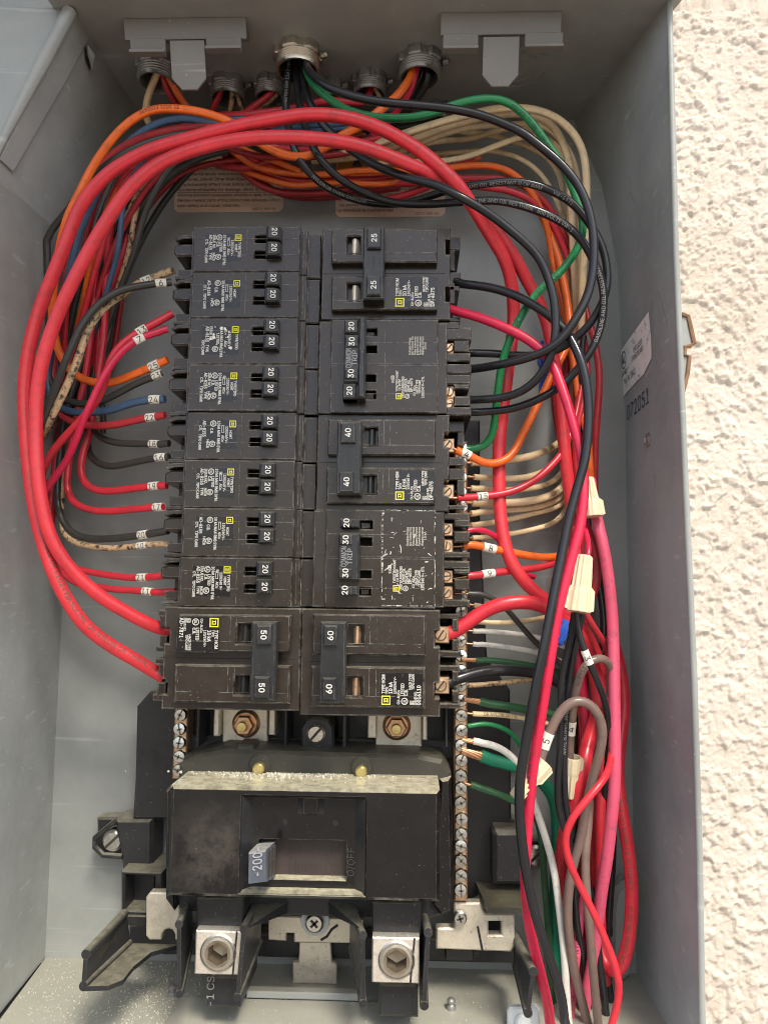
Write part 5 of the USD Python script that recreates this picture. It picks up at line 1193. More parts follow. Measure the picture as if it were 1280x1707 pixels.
wire('black wire tagged 18', 'worn_black', 13, [(282, 739, 56), (262, 739, 54), (237, 739, 50), (200, 739, 46), (178, 735, 42), (163, 725, 38), (154, 708, 34), (160, 640, 28), (180, 560, 24), (195, 480, 24), (208, 418, 28), (234, 350, 34), (282, 290, 40), (340, 258, 42), (400, 244, 40)], tags=[(259, 739, '18')])
wire('black wire tagged 16, below the wire tagged 18', 'worn_black', 13, [(282, 761, 56), (262, 764, 54), (225, 770, 48), (190, 776, 43), (170, 773, 39), (155, 764, 35), (146, 750, 31), (145, 720, 27), (152, 650, 22), (165, 590, 18), (178, 555, 16), (196, 500, 16), (212, 452, 18), (232, 405, 22), (268, 345, 28), (300, 305, 32), (328, 276, 34), (352, 258, 36), (420, 242, 36)], tags=[(266, 763, '16')])
wire('black wire tagged 20, above the frayed tan wire', 'worn_black', 14, [(280, 885, 56), (262, 887, 54), (225, 892, 49), (178, 897, 44), (143, 897, 40), (119, 889, 37), (104, 871, 34), (97, 845, 31), (97, 815, 28), (101, 775, 25), (110, 690, 22), (132, 615, 20), (160, 545, 20), (184, 482, 24), (200, 418, 30), (222, 362, 36), (248, 325, 42), (286, 290, 46), (325, 267, 48), (380, 250, 46)], tags=[(236, 890, '20')])
wire('frayed tan wire tagged 10, under the black wire tagged 20', 'tan', 11, [(284, 907, 58), (250, 909, 54), (212, 912, 49), (180, 913, 45), (147, 909, 41), (122, 902, 38), (109, 890, 35), (103, 865, 32), (105, 828, 28), (110, 770, 22), (126, 690, 16), (150, 570, 14), (166, 500, 20), (181, 440, 30), (193, 405, 36), (206, 370, 40), (221, 337, 42), (238, 308, 44), (300, 272, 44), (370, 258, 42)], tags=[(240, 910, '10')])
wire('red wire tagged 21, passing under the thick feeders', 'red', 12.5, [(289, 959, 58), (268, 962, 56), (225, 964, 50), (187, 959, 44), (150, 952, 40), (122, 946, 38), (100, 928, 34), (87, 895, 30), (84, 850, 26), (90, 790, 22), (100, 720, 18), (118, 640, 14), (146, 560, 14), (175, 480, 14), (205, 400, 20), (240, 330, 28), (300, 285, 32), (380, 268, 32)], tags=[(238, 965, '21')])
wire('lowest red tagged wire of the left side, tagged 11', 'red', 12.5, [(293, 986, 58), (268, 989, 56), (225, 986, 50), (195, 984, 46), (160, 978, 42), (128, 971, 38), (106, 955, 34), (90, 925, 28), (80, 880, 24), (82, 820, 20), (92, 740, 16), (108, 660, 12), (134, 590, 10)], tags=[(246, 988, '11')])
for k, (lab, col, w, pts) in enumerate([
    ('dark red wire low in the left bundle beside the thin black wires', 'dark_red', 12, [(182, 620, 10), (196, 545, 12), (207, 480, 14), (217, 420, 18), (232, 370, 24), (262, 325, 30), (300, 290, 34), (350, 270, 34), (420, 262, 32)]),
    ('bright red wire in the middle of the left bundle', 'red', 14, [(150, 700, 18), (157, 640, 20), (163, 560, 22), (166, 490, 26), (170, 430, 30), (178, 370, 36), (196, 315, 42), (240, 272, 50), (310, 244, 52), (380, 230, 50)]),
    ('dark wire deepest in the left bundle', 'worn_black', 13, [(118, 720, 8), (124, 660, 8), (140, 600, 8), (160, 530, 10), (180, 450, 14), (200, 385, 20), (230, 335, 26), (275, 290, 30), (330, 270, 30)]),
    ('red wire low in the left bundle, nearest the side wall', 'red', 12, [(86, 860, 18), (90, 790, 16), (98, 700, 14), (104, 620, 18), (108, 540, 26), (116, 460, 34), (134, 390, 40), (160, 320, 46), (205, 265, 52), (270, 236, 56), (350, 226, 56)]),
    ]):
    wire(lab, col, w, pts)

# --- short leads dropping from the conduit connectors
for lab, col, w, pts in [
    ('cream wire dropping from the leftmost connector', 'cream', 14, [(266, 112, 60), (263, 124, 58), (253, 144, 54), (245, 168, 48), (243, 192, 42), (252, 212, 34), (275, 235, 26), (320, 260, 18)]),
    ('red wire dropping from the leftmost connector', 'dark_red', 13, [(270, 112, 58), (272, 132, 56), (279, 152, 52), (293, 173, 46), (308, 192, 40), (335, 220, 36), (380, 260, 30), (405, 278, 26), (430, 296, 22), (448, 312, 18), (475, 325, 14), (516, 330, 12), (560, 329, 12), (610, 322, 12), (666, 312, 14)]),
    ('orange wire dropping from the leftmost connector', 'orange', 13, [(276, 112, 60), (282, 128, 58), (293, 150, 54), (309, 174, 48), (328, 196, 42), (360, 228, 38), (400, 262, 36), (425, 277, 34), (455, 285, 32), (500, 290, 30), (545, 290, 30), (590, 284, 32), (640, 284, 34), (700, 286, 36), (745, 281, 38), (790, 276, 40), (824, 277, 40), (850, 286, 40), (873, 305, 38), (893, 334, 34), (908, 368, 30), (916, 400, 26), (923, 440, 24), (932, 475, 22), (939, 510, 22), (945, 548, 22), (953, 595, 22), (959, 632, 24), (964, 670, 26), (973, 700, 30), (981, 730, 34), (984, 775, 34), (986, 815, 30), (984, 850, 26)]),
    ('red wire dropping from the second connector', 'red', 12, [(371, 140, 44), (367, 154, 42), (357, 174, 38), (344, 198, 32), (325, 220, 26), (300, 245, 20)]),
    ('left cream wire of the second connector', 'tan', 10, [(388, 145, 44), (387, 158, 42), (383, 182, 36), (380, 208, 30), (390, 240, 24), (420, 262, 20)]),
    ('right cream wire of the second connector', 'tan', 9, [(390, 145, 42), (394, 160, 40), (402, 182, 34), (414, 206, 28), (440, 240, 22)]),
    ('red wire slanting down from the third connector', 'red', 13, [(463, 142, 44), (455, 154, 44), (436, 167, 44), (414, 182, 44), (392, 200, 42), (360, 226, 40), (330, 250, 36)]),
    ('tan wire slanting down from the third connector', 'tan', 12, [(468, 146, 42), (461, 158, 41), (442, 171, 40), (424, 184, 38), (404, 202, 34), (380, 230, 28)]),
    ('red wire running left from the knurled connector under the black wires', 'red', 14, [(618, 140, 42), (616, 155, 44), (610, 167, 48), (584, 167, 52), (551, 165, 54), (516, 172, 55), (487, 180, 55), (460, 186, 55), (430, 190, 54), (405, 193, 53), (370, 193, 50), (335, 198, 46), (300, 212, 42)]),
    ('pale wire dropping from the knurled connector', 'cream', 9, [(624, 142, 42), (628, 156, 40), (636, 172, 38), (642, 192, 34), (630, 225, 28), (600, 250, 22), (560, 262, 18)]),
    ('red wire dropping from the large grey connector', 'crimson', 13, [(697, 104, 62), (695, 116, 62), (688, 142, 60), (676, 164, 56), (660, 184, 50), (640, 205, 44), (615, 228, 36), (580, 248, 28), (520, 262, 22)]),
    ('black wire dropping from the large grey connector', 'black', 16, [(710, 106, 60), (713, 118, 60), (708, 140, 56), (694, 162, 50), (676, 188, 42), (650, 210, 34), (610, 226, 28), (560, 232, 24)]),
    ('second black wire of the large grey connector', 'black', 14, [(706, 106, 58), (703, 122, 56), (694, 150, 50), (680, 180, 42), (655, 205, 30), (620, 215, 22)]),
    ('short copper coloured lead under the rearmost connector', 'tan', 9, [(730, 182, 18), (724, 194, 18), (716, 202, 18), (700, 215, 16)]),
    ]:
    wire(lab, col, w, pts)
# --- wires at the back of the top bundle
for lab, col, w, pts in [
    ('red wire sagging across the left warning sticker', 'dark_red', 14, [(330, 262, 30), (350, 268, 30), (372, 275, 31), (398, 279, 32), (425, 275, 34), (455, 266, 36), (480, 260, 36), (520, 250, 36), (570, 240, 34), (640, 233, 34)]),
    ('lower dark red wire sagging between the two stickers', 'dark_red', 13.5, [(340, 240, 30), (375, 255, 28), (392, 272, 26), (408, 289, 24), (430, 306, 22), (460, 318, 20), (500, 321, 20), (550, 320, 20), (600, 311, 22), (650, 303, 24), (705, 299, 28), (750, 297, 34), (800, 296, 36), (842, 298, 36), (876, 311, 34), (908, 336, 30), (929, 366, 26), (944, 400, 22), (957, 432, 20), (966, 466, 20), (972, 500, 20), (980, 530, 22), (990, 560, 24), (997, 595, 26), (1000, 632, 28), (996, 682, 28), (991, 735, 26), (990, 790, 24), (992, 850, 22)]),
    ('red wire in the top bundle with orange wires above and below it', 'red', 13, [(370, 232, 34), (400, 250, 36), (430, 268, 34), (470, 283, 30), (505, 288, 28), (560, 297, 26), (620, 303, 26), (680, 304, 28), (740, 300, 32), (800, 310, 38), (846, 318, 38), (876, 331, 36), (902, 350, 32), (922, 378, 28), (938, 410, 24), (949, 436, 22), (962, 480, 20), (970, 540, 20), (972, 600, 22), (965, 660, 26), (954, 715, 32), (938, 755, 38), (920, 776, 42), (895, 797, 46), (865, 813, 49), (840, 821, 51), (802, 827, 54), (762, 830, 58)]),
    ('orange wire low in the top bundle', 'orange', 13, [(340, 225, 28), (372, 238, 30), (392, 258, 30), (415, 270, 30), (440, 280, 28), (470, 290, 26), (510, 296, 24), (560, 292, 24), (620, 290, 26), (680, 290, 28)]),
    ('upper orange wire of the top bundle, partly hidden', 'orange', 12, [(300, 215, 36), (340, 218, 38), (380, 232, 40), (410, 250, 40), (440, 262, 38), (470, 272, 36), (500, 285, 32)]),
    ('red wire rising to the right across the right sticker', 'red', 13, [(600, 332, 14), (640, 331, 18), (680, 322, 22), (710, 311, 26), (740, 302, 28), (780, 300, 26)]),
    ('dark wire running flat behind the top red feeders', 'worn_black', 14, [(400, 240, 26), (450, 232, 26), (520, 228, 24), (600, 222, 22), (680, 210, 20), (740, 200, 18), (790, 196, 16)]),
    ('blue wire behind the top red feeders', 'blue', 13, [(400, 228, 56), (440, 222, 52), (480, 212, 48), (520, 208, 46), (560, 208, 44), (600, 200, 42), (640, 185, 40), (680, 175, 38)]),
    ]:
    if 'wire in the top bundle with orange' in lab: wire('red wire tagged 15, running from the top bundle to the 40 breaker', col, w, pts, tags=[(802, 827, '15')], bare=[(1, 3)])
    else: wire(lab, col, w, pts)
wire('orange wire tagged 4, running to the upper pole of the 40 breaker', 'orange', 14.5, [(900, 350, 26), (917, 390, 26), (930, 425, 26), (940, 470, 26), (947, 520, 28), (947, 560, 32), (938, 590, 36), (921, 620, 40), (909, 648, 42), (896, 675, 44), (882, 704, 46), (868, 732, 48), (857, 753, 50), (841, 768, 52), (820, 774, 54), (800, 771, 56), (783, 762, 58), (760, 750, 60)],
     tags=[(779, 760, '4', 2.4)], bare=[(1, 2)])

# --- more strands woven into the top and left bundles
XT = [('dark_red', 13), ('worn_black', 12), ('orange', 12), ('red', 12), ('worn_black', 13), ('dark_red', 12), ('blue', 11), ('red', 13), ('tan', 10), ('worn_black', 12), ('dark_red', 12), ('orange', 12)]
XL = ['dark red strand on top of the left bundle, nearest the blue wire', 'thin dark strand just under the arching black wire', 'orange strand half hidden under the thick red feeders', 'bright strand at the inner edge of the left bundle', 'dark strand crossing the left bundle low down',
      'dark red strand behind the looped black wire', 'faded blue strand low in the left bundle', 'red strand under the blue wire', 'thin tan strand between the black strands', 'black strand at the inner edge of the left bundle', 'dark red strand dipping across the middle of the top bundle', 'orange strand rising to the right in the middle of the top bundle']
xr = np.random.default_rng(12)
for k, ((col, w_), lab) in enumerate(zip(XT, XL)):
    o = (k % 6) * 5.0 - 12; dd = 20 + (k * 11) % 34; j_ = lambda a_: xr.uniform(-a_, a_)
    if k < 10:
        low = [(88 + 9 * k + j_(6), 690 + 40 * j_(1), 10 + k), (100 + 8 * k + j_(5), 600, 12 + k), (118 + 8 * k + j_(5), 510, 16 + dd * 0.3), (138 + 9 * k + j_(5), 425, 20 + dd * 0.5)]
        pts = low + [(168 + 8 * k + j_(5), 345 + 2 * o, dd), (215 + 7 * k + j_(5), 280 + 2.2 * o, dd + 6), (285 + 4 * k, 240 + 1.8 * o, dd + 8), (360 + j_(6), 222 + 1.8 * o, dd + 6), (430, 228 + 2.2 * o + j_(5), dd), (500, 240 + 2.0 * o + j_(6), dd - 6), (570, 236 + 1.6 * o + j_(8), dd - 10), (640, 222 + o + j_(6), max(dd - 16, 8))]
    else:
        pts = [(360, 250 + o, 26), (420, 262 + 2 * o, 28), (490, 284 + 2 * o, 26), (560, 292 + o, 26), (640, 280 + 2 * o, 28), (720, 268 + o, 26), (800, 262, 20)]
    wire(lab, col, w_, pts)
# --- black and green wires of the bright connector
wire('black wire arching from the bright connector over everything to the clean quad breaker', 'black', 17, [(508, 92, 68), (513, 113, 74), (520, 124, 77), (535, 136, 80), (562, 151, 84), (606, 164, 86), (652, 171, 87), (707, 176, 87), (750, 181, 87), (793, 189, 86), (834, 203, 86), (870, 220, 86), (901, 244, 86), (935, 273, 86), (961, 304, 86), (979, 340, 86), (989, 380, 86), (991, 420, 86), (987, 462, 86), (976, 499, 86), (958, 531, 86), (940, 558, 85), (915, 580, 83), (878, 595, 78), (840, 605, 70), (810, 611, 62), (786, 615, 57), (772, 616, 55)])
wire('bright green wire weaving from the bright connector to the right screw bar', 'green', 15.5, [(506, 100, 64), (512, 124, 68), (524, 142, 70), (546, 161, 72), (573, 178, 73), (611, 190, 74), (652, 194, 75), (693, 193, 76), (727, 185, 77), (754, 175, 78), (793, 167, 78), (826, 166, 78), (852, 174, 78), (876, 193, 77), (896, 215, 76), (914, 241, 75), (933, 268, 74), (947, 295, 73), (958, 326, 72), (968, 357, 71), (971, 385, 70), (964, 411, 69), (950, 435, 69), (925, 465, 68), (900, 485, 67), (880, 510, 66), (861, 540, 65), (846, 572, 62), (835, 605, 58), (829, 645, 54), (825, 690, 50), (821, 727, 47), (811, 742, 45), (792, 749, 44), (772, 749, 44)],
     prints=[(882, 200, '600 VOLTS VW-1', 1.9, 'black_ink', False), (915, 243, 'OR AWM', 1.9, 'black_ink', False), (938, 278, 'OR GASOLINE', 1.9, 'black_ink', False), (915, 473, '12 AWG CU', 1.9, 'black_ink', True), (868, 530, 'TYPE THHN', 1.9, 'black_ink', True)])
wire('black wire with white print looping widest toward the right wall', 'black', 15.5, [(480, 90, 66), (480, 100, 66), (478, 130, 66), (476, 164, 66), (479, 191, 66), (484, 216, 68), (491, 245, 70), (502, 270, 70), (521, 295, 68), (546, 315, 64), (579, 329, 60), (611, 337, 56), (652, 339, 54), (688, 334, 56), (721, 323, 62), (764, 311, 70), (806, 306, 76), (845, 303, 78), (883, 308, 78), (922, 322, 77), (953, 340, 76), (974, 362, 76), (994, 388, 75), (1008, 417, 74), (1014, 450, 73), (1012, 480, 72), (1000, 512, 70), (979, 543, 67), (958, 563, 64), (935, 580, 61), (905, 592, 58), (868, 594, 55), (828, 591, 54), (790, 589, 53), (772, 589, 52)],
     prints=[(478, 140, 'VW-1 FT1 600 VOLTS', 1.7, 'pale_ink', False), (560, 322, 'NYLON OR THWN GASOLINE', 1.7, 'pale_ink', False), (825, 305, 'GASOLINE AND OIL RESISTANT II OR AWM', 1.8, 'pale_ink', False, -0.25), (940, 331, 'VW-1 FT1', 1.8, 'pale_ink', False)])
wire('black wire with white print crossing low over the right sticker then down', 'black', 15.5, [(491, 92, 64), (492, 105, 64), (494, 142, 64), (499, 178, 66), (510, 213, 68), (521, 240, 72), (535, 262, 74), (557, 287, 72), (584, 306, 68), (611, 321, 64), (644, 334, 62), (680, 340, 64), (721, 341, 68), (767, 338, 74), (793, 336, 77), (832, 335, 80), (870, 342, 81), (909, 355, 81), (942, 373, 80), (968, 398, 78), (984, 425, 77), (996, 450, 76), (1005, 480, 75), (1007, 510, 74), (1004, 542, 72), (994, 572, 71), (980, 596, 70), (963, 616, 68), (943, 636, 67), (920, 652, 66), (890, 667, 64), (852, 680, 60), (815, 685, 56), (787, 687, 54), (772, 687, 53)],
     prints=[(830, 338, 'GASOLINE AND OIL RES THWN', 1.8, 'pale_ink', False), (930, 367, '600 VOLTS VW-1', 1.8, 'pale_ink', False), (1005, 510, 'GASOLINE AND OIL RESISTANT', 1.9, 'pale_ink', True)])
wire('black wire passing in front of the thick red feeders at the upper right', 'black', 16.5, [(500, 92, 66), (505, 108, 66), (510, 150, 67), (521, 180, 68), (538, 210, 69), (558, 230, 70), (584, 251, 72), (617, 271, 76), (658, 287, 82), (693, 297, 88), (729, 306, 93), (765, 325, 95), (798, 345, 93), (827, 366, 90), (857, 391, 88), (886, 417, 86), (904, 441, 85), (917, 472, 84), (925, 502, 84), (927, 534, 83), (925, 565, 82), (917, 593, 80), (904, 618, 77), (885, 639, 74), (860, 655, 69), (832, 663, 64), (805, 666, 60), (785, 667, 57), (772, 668, 56)])
wire('thick black wire of the 25 breaker, running down in front of the right bundle', 'black', 18, [(758, 469, 56), (770, 471, 58), (800, 475, 62), (830, 482, 66), (860, 494, 70), (892, 512, 73), (922, 533, 76), (946, 557, 80), (966, 592, 84), (977, 632, 86), (980, 690, 87), (973, 765, 88), (962, 810, 88), (950, 860, 89), (940, 915, 90), (925, 988, 92), (906, 1075, 93), (890, 1150, 93), (876, 1240, 92), (868, 1310, 91), (869, 1380, 90), (876, 1450, 88), (888, 1515, 86), (905, 1570, 84), (922, 1615, 82), (936, 1660, 80), (944, 1720, 78)])
wire('crimson wire of the 25 breaker, running down beside the thick black wire', 'crimson', 19, [(746, 514, 58), (760, 518, 59), (790, 527, 62), (840, 548, 66), (888, 574, 70), (918, 603, 74), (938, 645, 78), (957, 705, 82), (969, 755, 84), (972, 815, 86), (965, 880, 88), (952, 935, 89), (940, 985, 90), (926, 1050, 90), (915, 1110, 90), (903, 1175, 89), (893, 1240, 87), (886, 1300, 85), (881, 1380, 82), (877, 1450, 80), (878, 1510, 77), (886, 1570, 74), (900, 1625, 71), (913, 1680, 68), (919, 1720, 66)],
     prints=[(928, 1075, 'MEVAWIRE CO.LTD', 1.9, 'black_ink', False, -0.75), (910, 1190, '10AWG STRANDED', 1.9, 'black_ink', False, -0.75), (893, 1300, 'OIL RES TYPE THHN', 1.9, 'black_ink', False, -0.75)])

# --- cream neutrals
CR = [
    ('cream neutral wire, outermost at the upper right corner', 14.5, [(450, 262, 20), (529, 259, 24), (560, 254, 30), (628, 239, 36), (666, 224, 42), (690, 216, 46), (729, 204, 50), (780, 191, 54), (819, 183, 55), (858, 180, 55), (896, 184, 54), (930, 198, 52), (955, 221, 50), (970, 250, 48), (976, 290, 46), (977, 340, 42), (976, 400, 38), (972, 460, 32), (968, 540, 24), (962, 640, 16), (955, 740, 14), (945, 800, 16), (922, 824, 24), (885, 836, 32), (840, 840, 36), (787, 838, 40)], '302490 AWM'),
    ('cream neutral wire just under the outermost one', 14, [(520, 268, 20), (600, 258, 26), (660, 240, 32), (705, 226, 38), (742, 213, 42), (793, 200, 45), (830, 192, 46), (866, 189, 46), (901, 196, 44), (924, 214, 42), (940, 245, 40), (949, 278, 38), (951, 330, 34), (955, 380, 30), (958, 440, 26), (960, 520, 20), (956, 620, 14), (950, 690, 12), (940, 732, 14), (902, 756, 24), (865, 765, 30), (822, 769, 36), (785, 771, 40)], '302490'),
    ('cream neutral wire crossing others at the top right', 11.5, [(640, 262, 20), (690, 246, 26), (720, 232, 30), (754, 219, 33), (800, 209, 35), (855, 206, 36), (886, 205, 36), (910, 212, 35), (930, 228, 34), (951, 254, 32), (963, 290, 30), (966, 350, 28), (965, 420, 24), (962, 500, 18), (956, 600, 14), (950, 700, 12), (938, 752, 14), (918, 776, 20), (893, 790, 28), (865, 796, 32), (827, 797, 36), (790, 795, 40)], None),
    ('cream neutral wire with a dip near the top right', 11, [(700, 240, 20), (741, 232, 24), (775, 231, 26), (819, 220, 28), (850, 213, 28), (880, 216, 28), (915, 234, 27), (938, 262, 26), (950, 300, 24), (952, 380, 20), (954, 480, 16), (952, 600, 12), (948, 720, 10), (937, 785, 14), (915, 806, 20), (880, 816, 28), (840, 818, 34), (785, 814, 40)], None),
    ('cream neutral wire rising to the right below the dip', 11.5, [(620, 272, 22), (690, 269, 28), (741, 267, 32), (780, 259, 34), (819, 245, 36), (858, 231, 36), (888, 226, 36), (914, 232, 34), (934, 250, 32), (946, 285, 28), (948, 350, 24), (946, 440, 18), (948, 560, 12), (950, 700, 8), (948, 790, 10), (940, 822, 14), (922, 837, 20), (890, 847, 26), (840, 852, 32), (785, 856, 40)], None),
    ('thin pale wire bowing beneath the cream neutrals', 9.5, [(620, 262, 14), (690, 257, 18), (754, 254, 20), (806, 252, 22), (845, 257, 24), (881, 272, 24), (906, 295, 22), (922, 322, 20), (932, 347, 18), (940, 370, 16), (944, 440, 10), (946, 560, 8), (948, 700, 6), (950, 800, 8), (944, 850, 12), (925, 872, 18), (900, 881, 24), (852, 890, 30), (787, 897, 40)], 'AWG 3.5 INSULATED'),
    ('cream neutral wire sloping down across the corner', 10, [(760, 218, 16), (811, 223, 18), (845, 233, 20), (883, 246, 20), (908, 260, 20), (930, 285, 18), (940, 330, 14), (942, 420, 8), (944, 560, 6), (946, 720, 6), (946, 800, 8), (940, 834, 12), (925, 847, 18), (890, 857, 24), (835, 870, 32), (785, 876, 40)], None)]
for k, (lab, w, pts, tx) in enumerate(CR):
    pr = []
    if tx: pr = [((pts[-4][0] + 10), pts[-4][1], tx, 1.7, 'brown_ink', True)]
    wire(lab, 'cream', w, pts, prints=pr, bare=[(1, 7)])

# --- lower right leads into the screw bar and breakers
wire('red wire tagged 8 in dark ink? ' if False else 'orange wire tagged 8 at the scratched quad breaker', 'orange', 14.5, [(772, 910, 60), (780, 909, 60), (798, 911, 58), (815, 915, 56), (852, 922, 50), (888, 928, 44), (915, 929, 40), (937, 924, 34), (955, 912, 28), (965, 890, 22)], tags=[(815, 915, '8', 3.6)], bare=[(0, 7)])
wire('red wire tagged 9 at the scratched quad breaker', 'red', 13.5, [(778, 961, 60), (790, 959, 59), (815, 955, 56), (852, 950, 50), (890, 946, 44), (915, 941, 40), (937, 931, 34), (955, 915, 26)], tags=[(815, 955, '9', 3.6)], bare=[(0, 8)])
wire('thin red wire at the top terminal of the scratched quad breaker', 'crimson', 10.5, [(778, 885, 60), (788, 883, 60), (800, 884, 58), (815, 888, 54), (828, 897, 50), (838, 912, 42), (850, 935, 34), (866, 952, 28), (890, 962, 20)], bare=[(0, 7)])
wire('black wire of the lowest terminal of the scratched quad breaker, crossing down right', 'worn_black', 10.5, [(780, 990, 58), (795, 990, 58), (815, 996, 56), (835, 1007, 54), (852, 1024, 52), (867, 1042, 50), (885, 1062, 46), (902, 1080, 42), (930, 1102, 36), (952, 1130, 30), (970, 1170, 26), (985, 1200, 22)], bare=[(0, 7)])
for lab, col, w, pts, bare in [
    ('yellowish wire in the screw bar just above the red 60 feeder', 'cream', 9.5, [(790, 1009, 42), (822, 1013, 40), (860, 1010, 34), (900, 1004, 26)], [(0, 4)]),
    ('yellow-white wire passing under the red 60 feeder', 'cream', 9.5, [(782, 1034, 42), (812, 1038, 42), (860, 1038, 38), (910, 1031, 32), (945, 1020, 24)], [(0, 4)]),
    ('upper white wire of the screw bar', 'white', 9.5, [(788, 1052, 44), (835, 1056, 42), (872, 1060, 38), (905, 1066, 34), (945, 1080, 26)], [(0, 5)]),
    ('lower white wire of the screw bar', 'white', 9.5, [(788, 1074, 44), (835, 1079, 42), (872, 1085, 38), (905, 1091, 34), (945, 1108, 26)], [(0, 5)]),
    ('dark green wire with bare copper above the thick black 60 wire', 'dark_green', 11, [(792, 1101, 46), (835, 1104, 42), (885, 1111, 36), (935, 1122, 28), (970, 1150, 20)], [(0, 8, 1)]),
    ('thick black wire of the lower pole of the 60 breaker', 'black', 20, [(744, 1140, 64), (767, 1131, 62), (797, 1121, 58), (835, 1116, 54), (870, 1118, 48), (900, 1123, 44), (925, 1135, 38), (950, 1155, 32), (975, 1195, 26), (990, 1260, 22)], []),
    ('brown wire under the thick black wire of the 60 breaker', 'tan', 9, [(775, 1143, 40), (800, 1142, 38), (835, 1140, 36), (885, 1135, 30), (930, 1126, 22)], []),
    ('dark green wrinkled wire with fanned bare copper', 'dark_green', 14.5, [(799, 1170, 46), (847, 1177, 42), (890, 1185, 36), (922, 1193, 30), (955, 1210, 22)], [(0, 9, 1)]),
    ('cream wire with dark print below the wrinkled green one', 'cream', 9.5, [(788, 1190, 44), (835, 1193, 42), (875, 1199, 36), (912, 1207, 30), (945, 1222, 22)], [(0, 5)]),
    ('thin bright green wire bending down', 'green', 8.5, [(780, 1211, 44), (795, 1208, 44), (813, 1207, 42), (835, 1212, 40), (855, 1224, 36), (869, 1243, 32), (884, 1275, 26), (895, 1310, 20)], []),
    ('thick green ground wire with stranded copper end', 'teal', 22, [(801, 1261, 46), (835, 1270, 44), (860, 1277, 42), (885, 1290, 38), (908, 1311, 34), (924, 1340, 30), (930, 1400, 26), (927, 1480, 24), (924, 1560, 26), (926, 1630, 30), (934, 1720, 34)], [(0, 11, 1)]),
    ('green ground wire with print, lowest in the screw bar', 'dark_green', 12.5, [(784, 1309, 44), (805, 1314, 43), (830, 1323, 42), (848, 1331, 40), (875, 1344, 36), (895, 1368, 34), (904, 1410, 32), (909, 1470, 30), (914, 1530, 30), (916, 1600, 32), (917, 1660, 34), (920, 1720, 36)], [(0, 4)]),
    ('white wire of the screw bar, running down to the bottom edge', 'white', 13, [(789, 1236, 46), (812, 1239, 46), (832, 1246, 45), (850, 1258, 44), (865, 1275, 43), (878, 1302, 43), (890, 1337, 44), (905, 1387, 46), (920, 1442, 48), (930, 1505, 50), (940, 1580, 52), (945, 1645, 54), (949, 1720, 56)], [(0, 6, 1)]),
    ]:
    pr = []
    if 'dark print' in lab: pr = [(835, 1193, 'OR NYLON OR TCL', 1.6, 'black_ink', False)]
    if 'lowest in the screw bar' in lab: pr = [(907, 1440, 'NYLON OR GASOLINE', 1.7, 'black_ink', False), (914, 1540, '12 AWG TYPE THHN', 1.7, 'black_ink', False)]
    wire(lab, col, w, pts, prints=pr, bare=bare)

# --- right bundle, lower half
wire('thick pink wire standing nearest the right wall', 'pink', 21, [(984, 800, 44), (990, 835, 52), (998, 875, 58), (1007, 920, 60), (1013, 965, 60), (1018, 1010, 60), (1022, 1060, 60), (1025, 1130, 62), (1025, 1205, 64), (1023, 1297, 66), (1017, 1370, 64), (1012, 1430, 60), (1004, 1495, 54), (998, 1545, 48), (986, 1610, 44), (976, 1655, 42), (968, 1720, 40)])
wire('thick red loop with large dark print by the right wall', 'red', 22, [(1018, 1060, 30), (1034, 1120, 30), (1041, 1180, 32), (1037, 1230, 36), (1032, 1280, 40), (1033, 1325, 44), (1039, 1370, 46), (1046, 1420, 47), (1051, 1480, 48), (1051, 1530, 48), (1046, 1580, 48), (1036, 1615, 47), (1024, 1624, 44), (1011, 1612, 40), (1001, 1580, 36), (995, 1530, 34), (991, 1455, 34), (991, 1380, 34), (995, 1320, 32)],
     prints=[(1043, 1405, '8 AWG (8.37 mm²) CU 600 V', 2.5, 'brown_ink', True, -0.2), (1048, 1560, '2 OR AWM OR GR II', 2.5, 'brown_ink', True, -0.2)])
wire('thin red wire bowing out in front of the brown wires', 'red', 13, [(1018, 1180, 50), (1020, 1225, 58), (1018, 1260, 66), (1009, 1290, 78), (992, 1313, 84), (970, 1340, 86), (953, 1364, 86), (944, 1388, 85), (943, 1413, 84), (955, 1452, 83), (973, 1488, 82), (992, 1527, 81), (1010, 1570, 80), (1024, 1610, 79), (1030, 1642, 78), (1027, 1670, 77), (1018, 1705, 76), (1012, 1730, 75)])
wire('brown wire looped over and tagged 5', 'brown', 17, [(900, 1270, 80), (904, 1250, 80), (912, 1228, 80), (925, 1200, 80), (941, 1178, 80), (960, 1167, 80), (980, 1170, 79), (996, 1185, 78), (1005, 1210, 76), (1003, 1240, 74), (995, 1270, 71), (986, 1300, 68), (976, 1345, 64), (965, 1405, 60), (953, 1455, 58), (948, 1517, 56), (952, 1580, 55), (962, 1642, 54), (976, 1702, 52), (984, 1730, 52)], tags=[(912, 1240, '5', 4.0)])
wire('brown wire looped behind and tagged 4', 'brown', 15, [(950, 1285, 60), (951, 1262, 62), (951, 1240, 64), (953, 1205, 66), (957, 1167, 68), (961, 1140, 70), (970, 1117, 72), (984, 1102, 72), (1000, 1098, 70), (1012, 1106, 66), (1017, 1125, 58), (1016, 1160, 50)], tags=[(951, 1211, '4', 3.4)], prints=[(967, 1125, 'E156879', 2.0, 'black_ink', True)])
wire('brown wire running straight down in the lower bundle', 'brown', 15, [(986, 1290, 50), (981, 1365, 56), (974, 1430, 60), (976, 1492, 62), (983, 1555, 62), (991, 1630, 62), (997, 1690, 60), (1000, 1730, 60)])
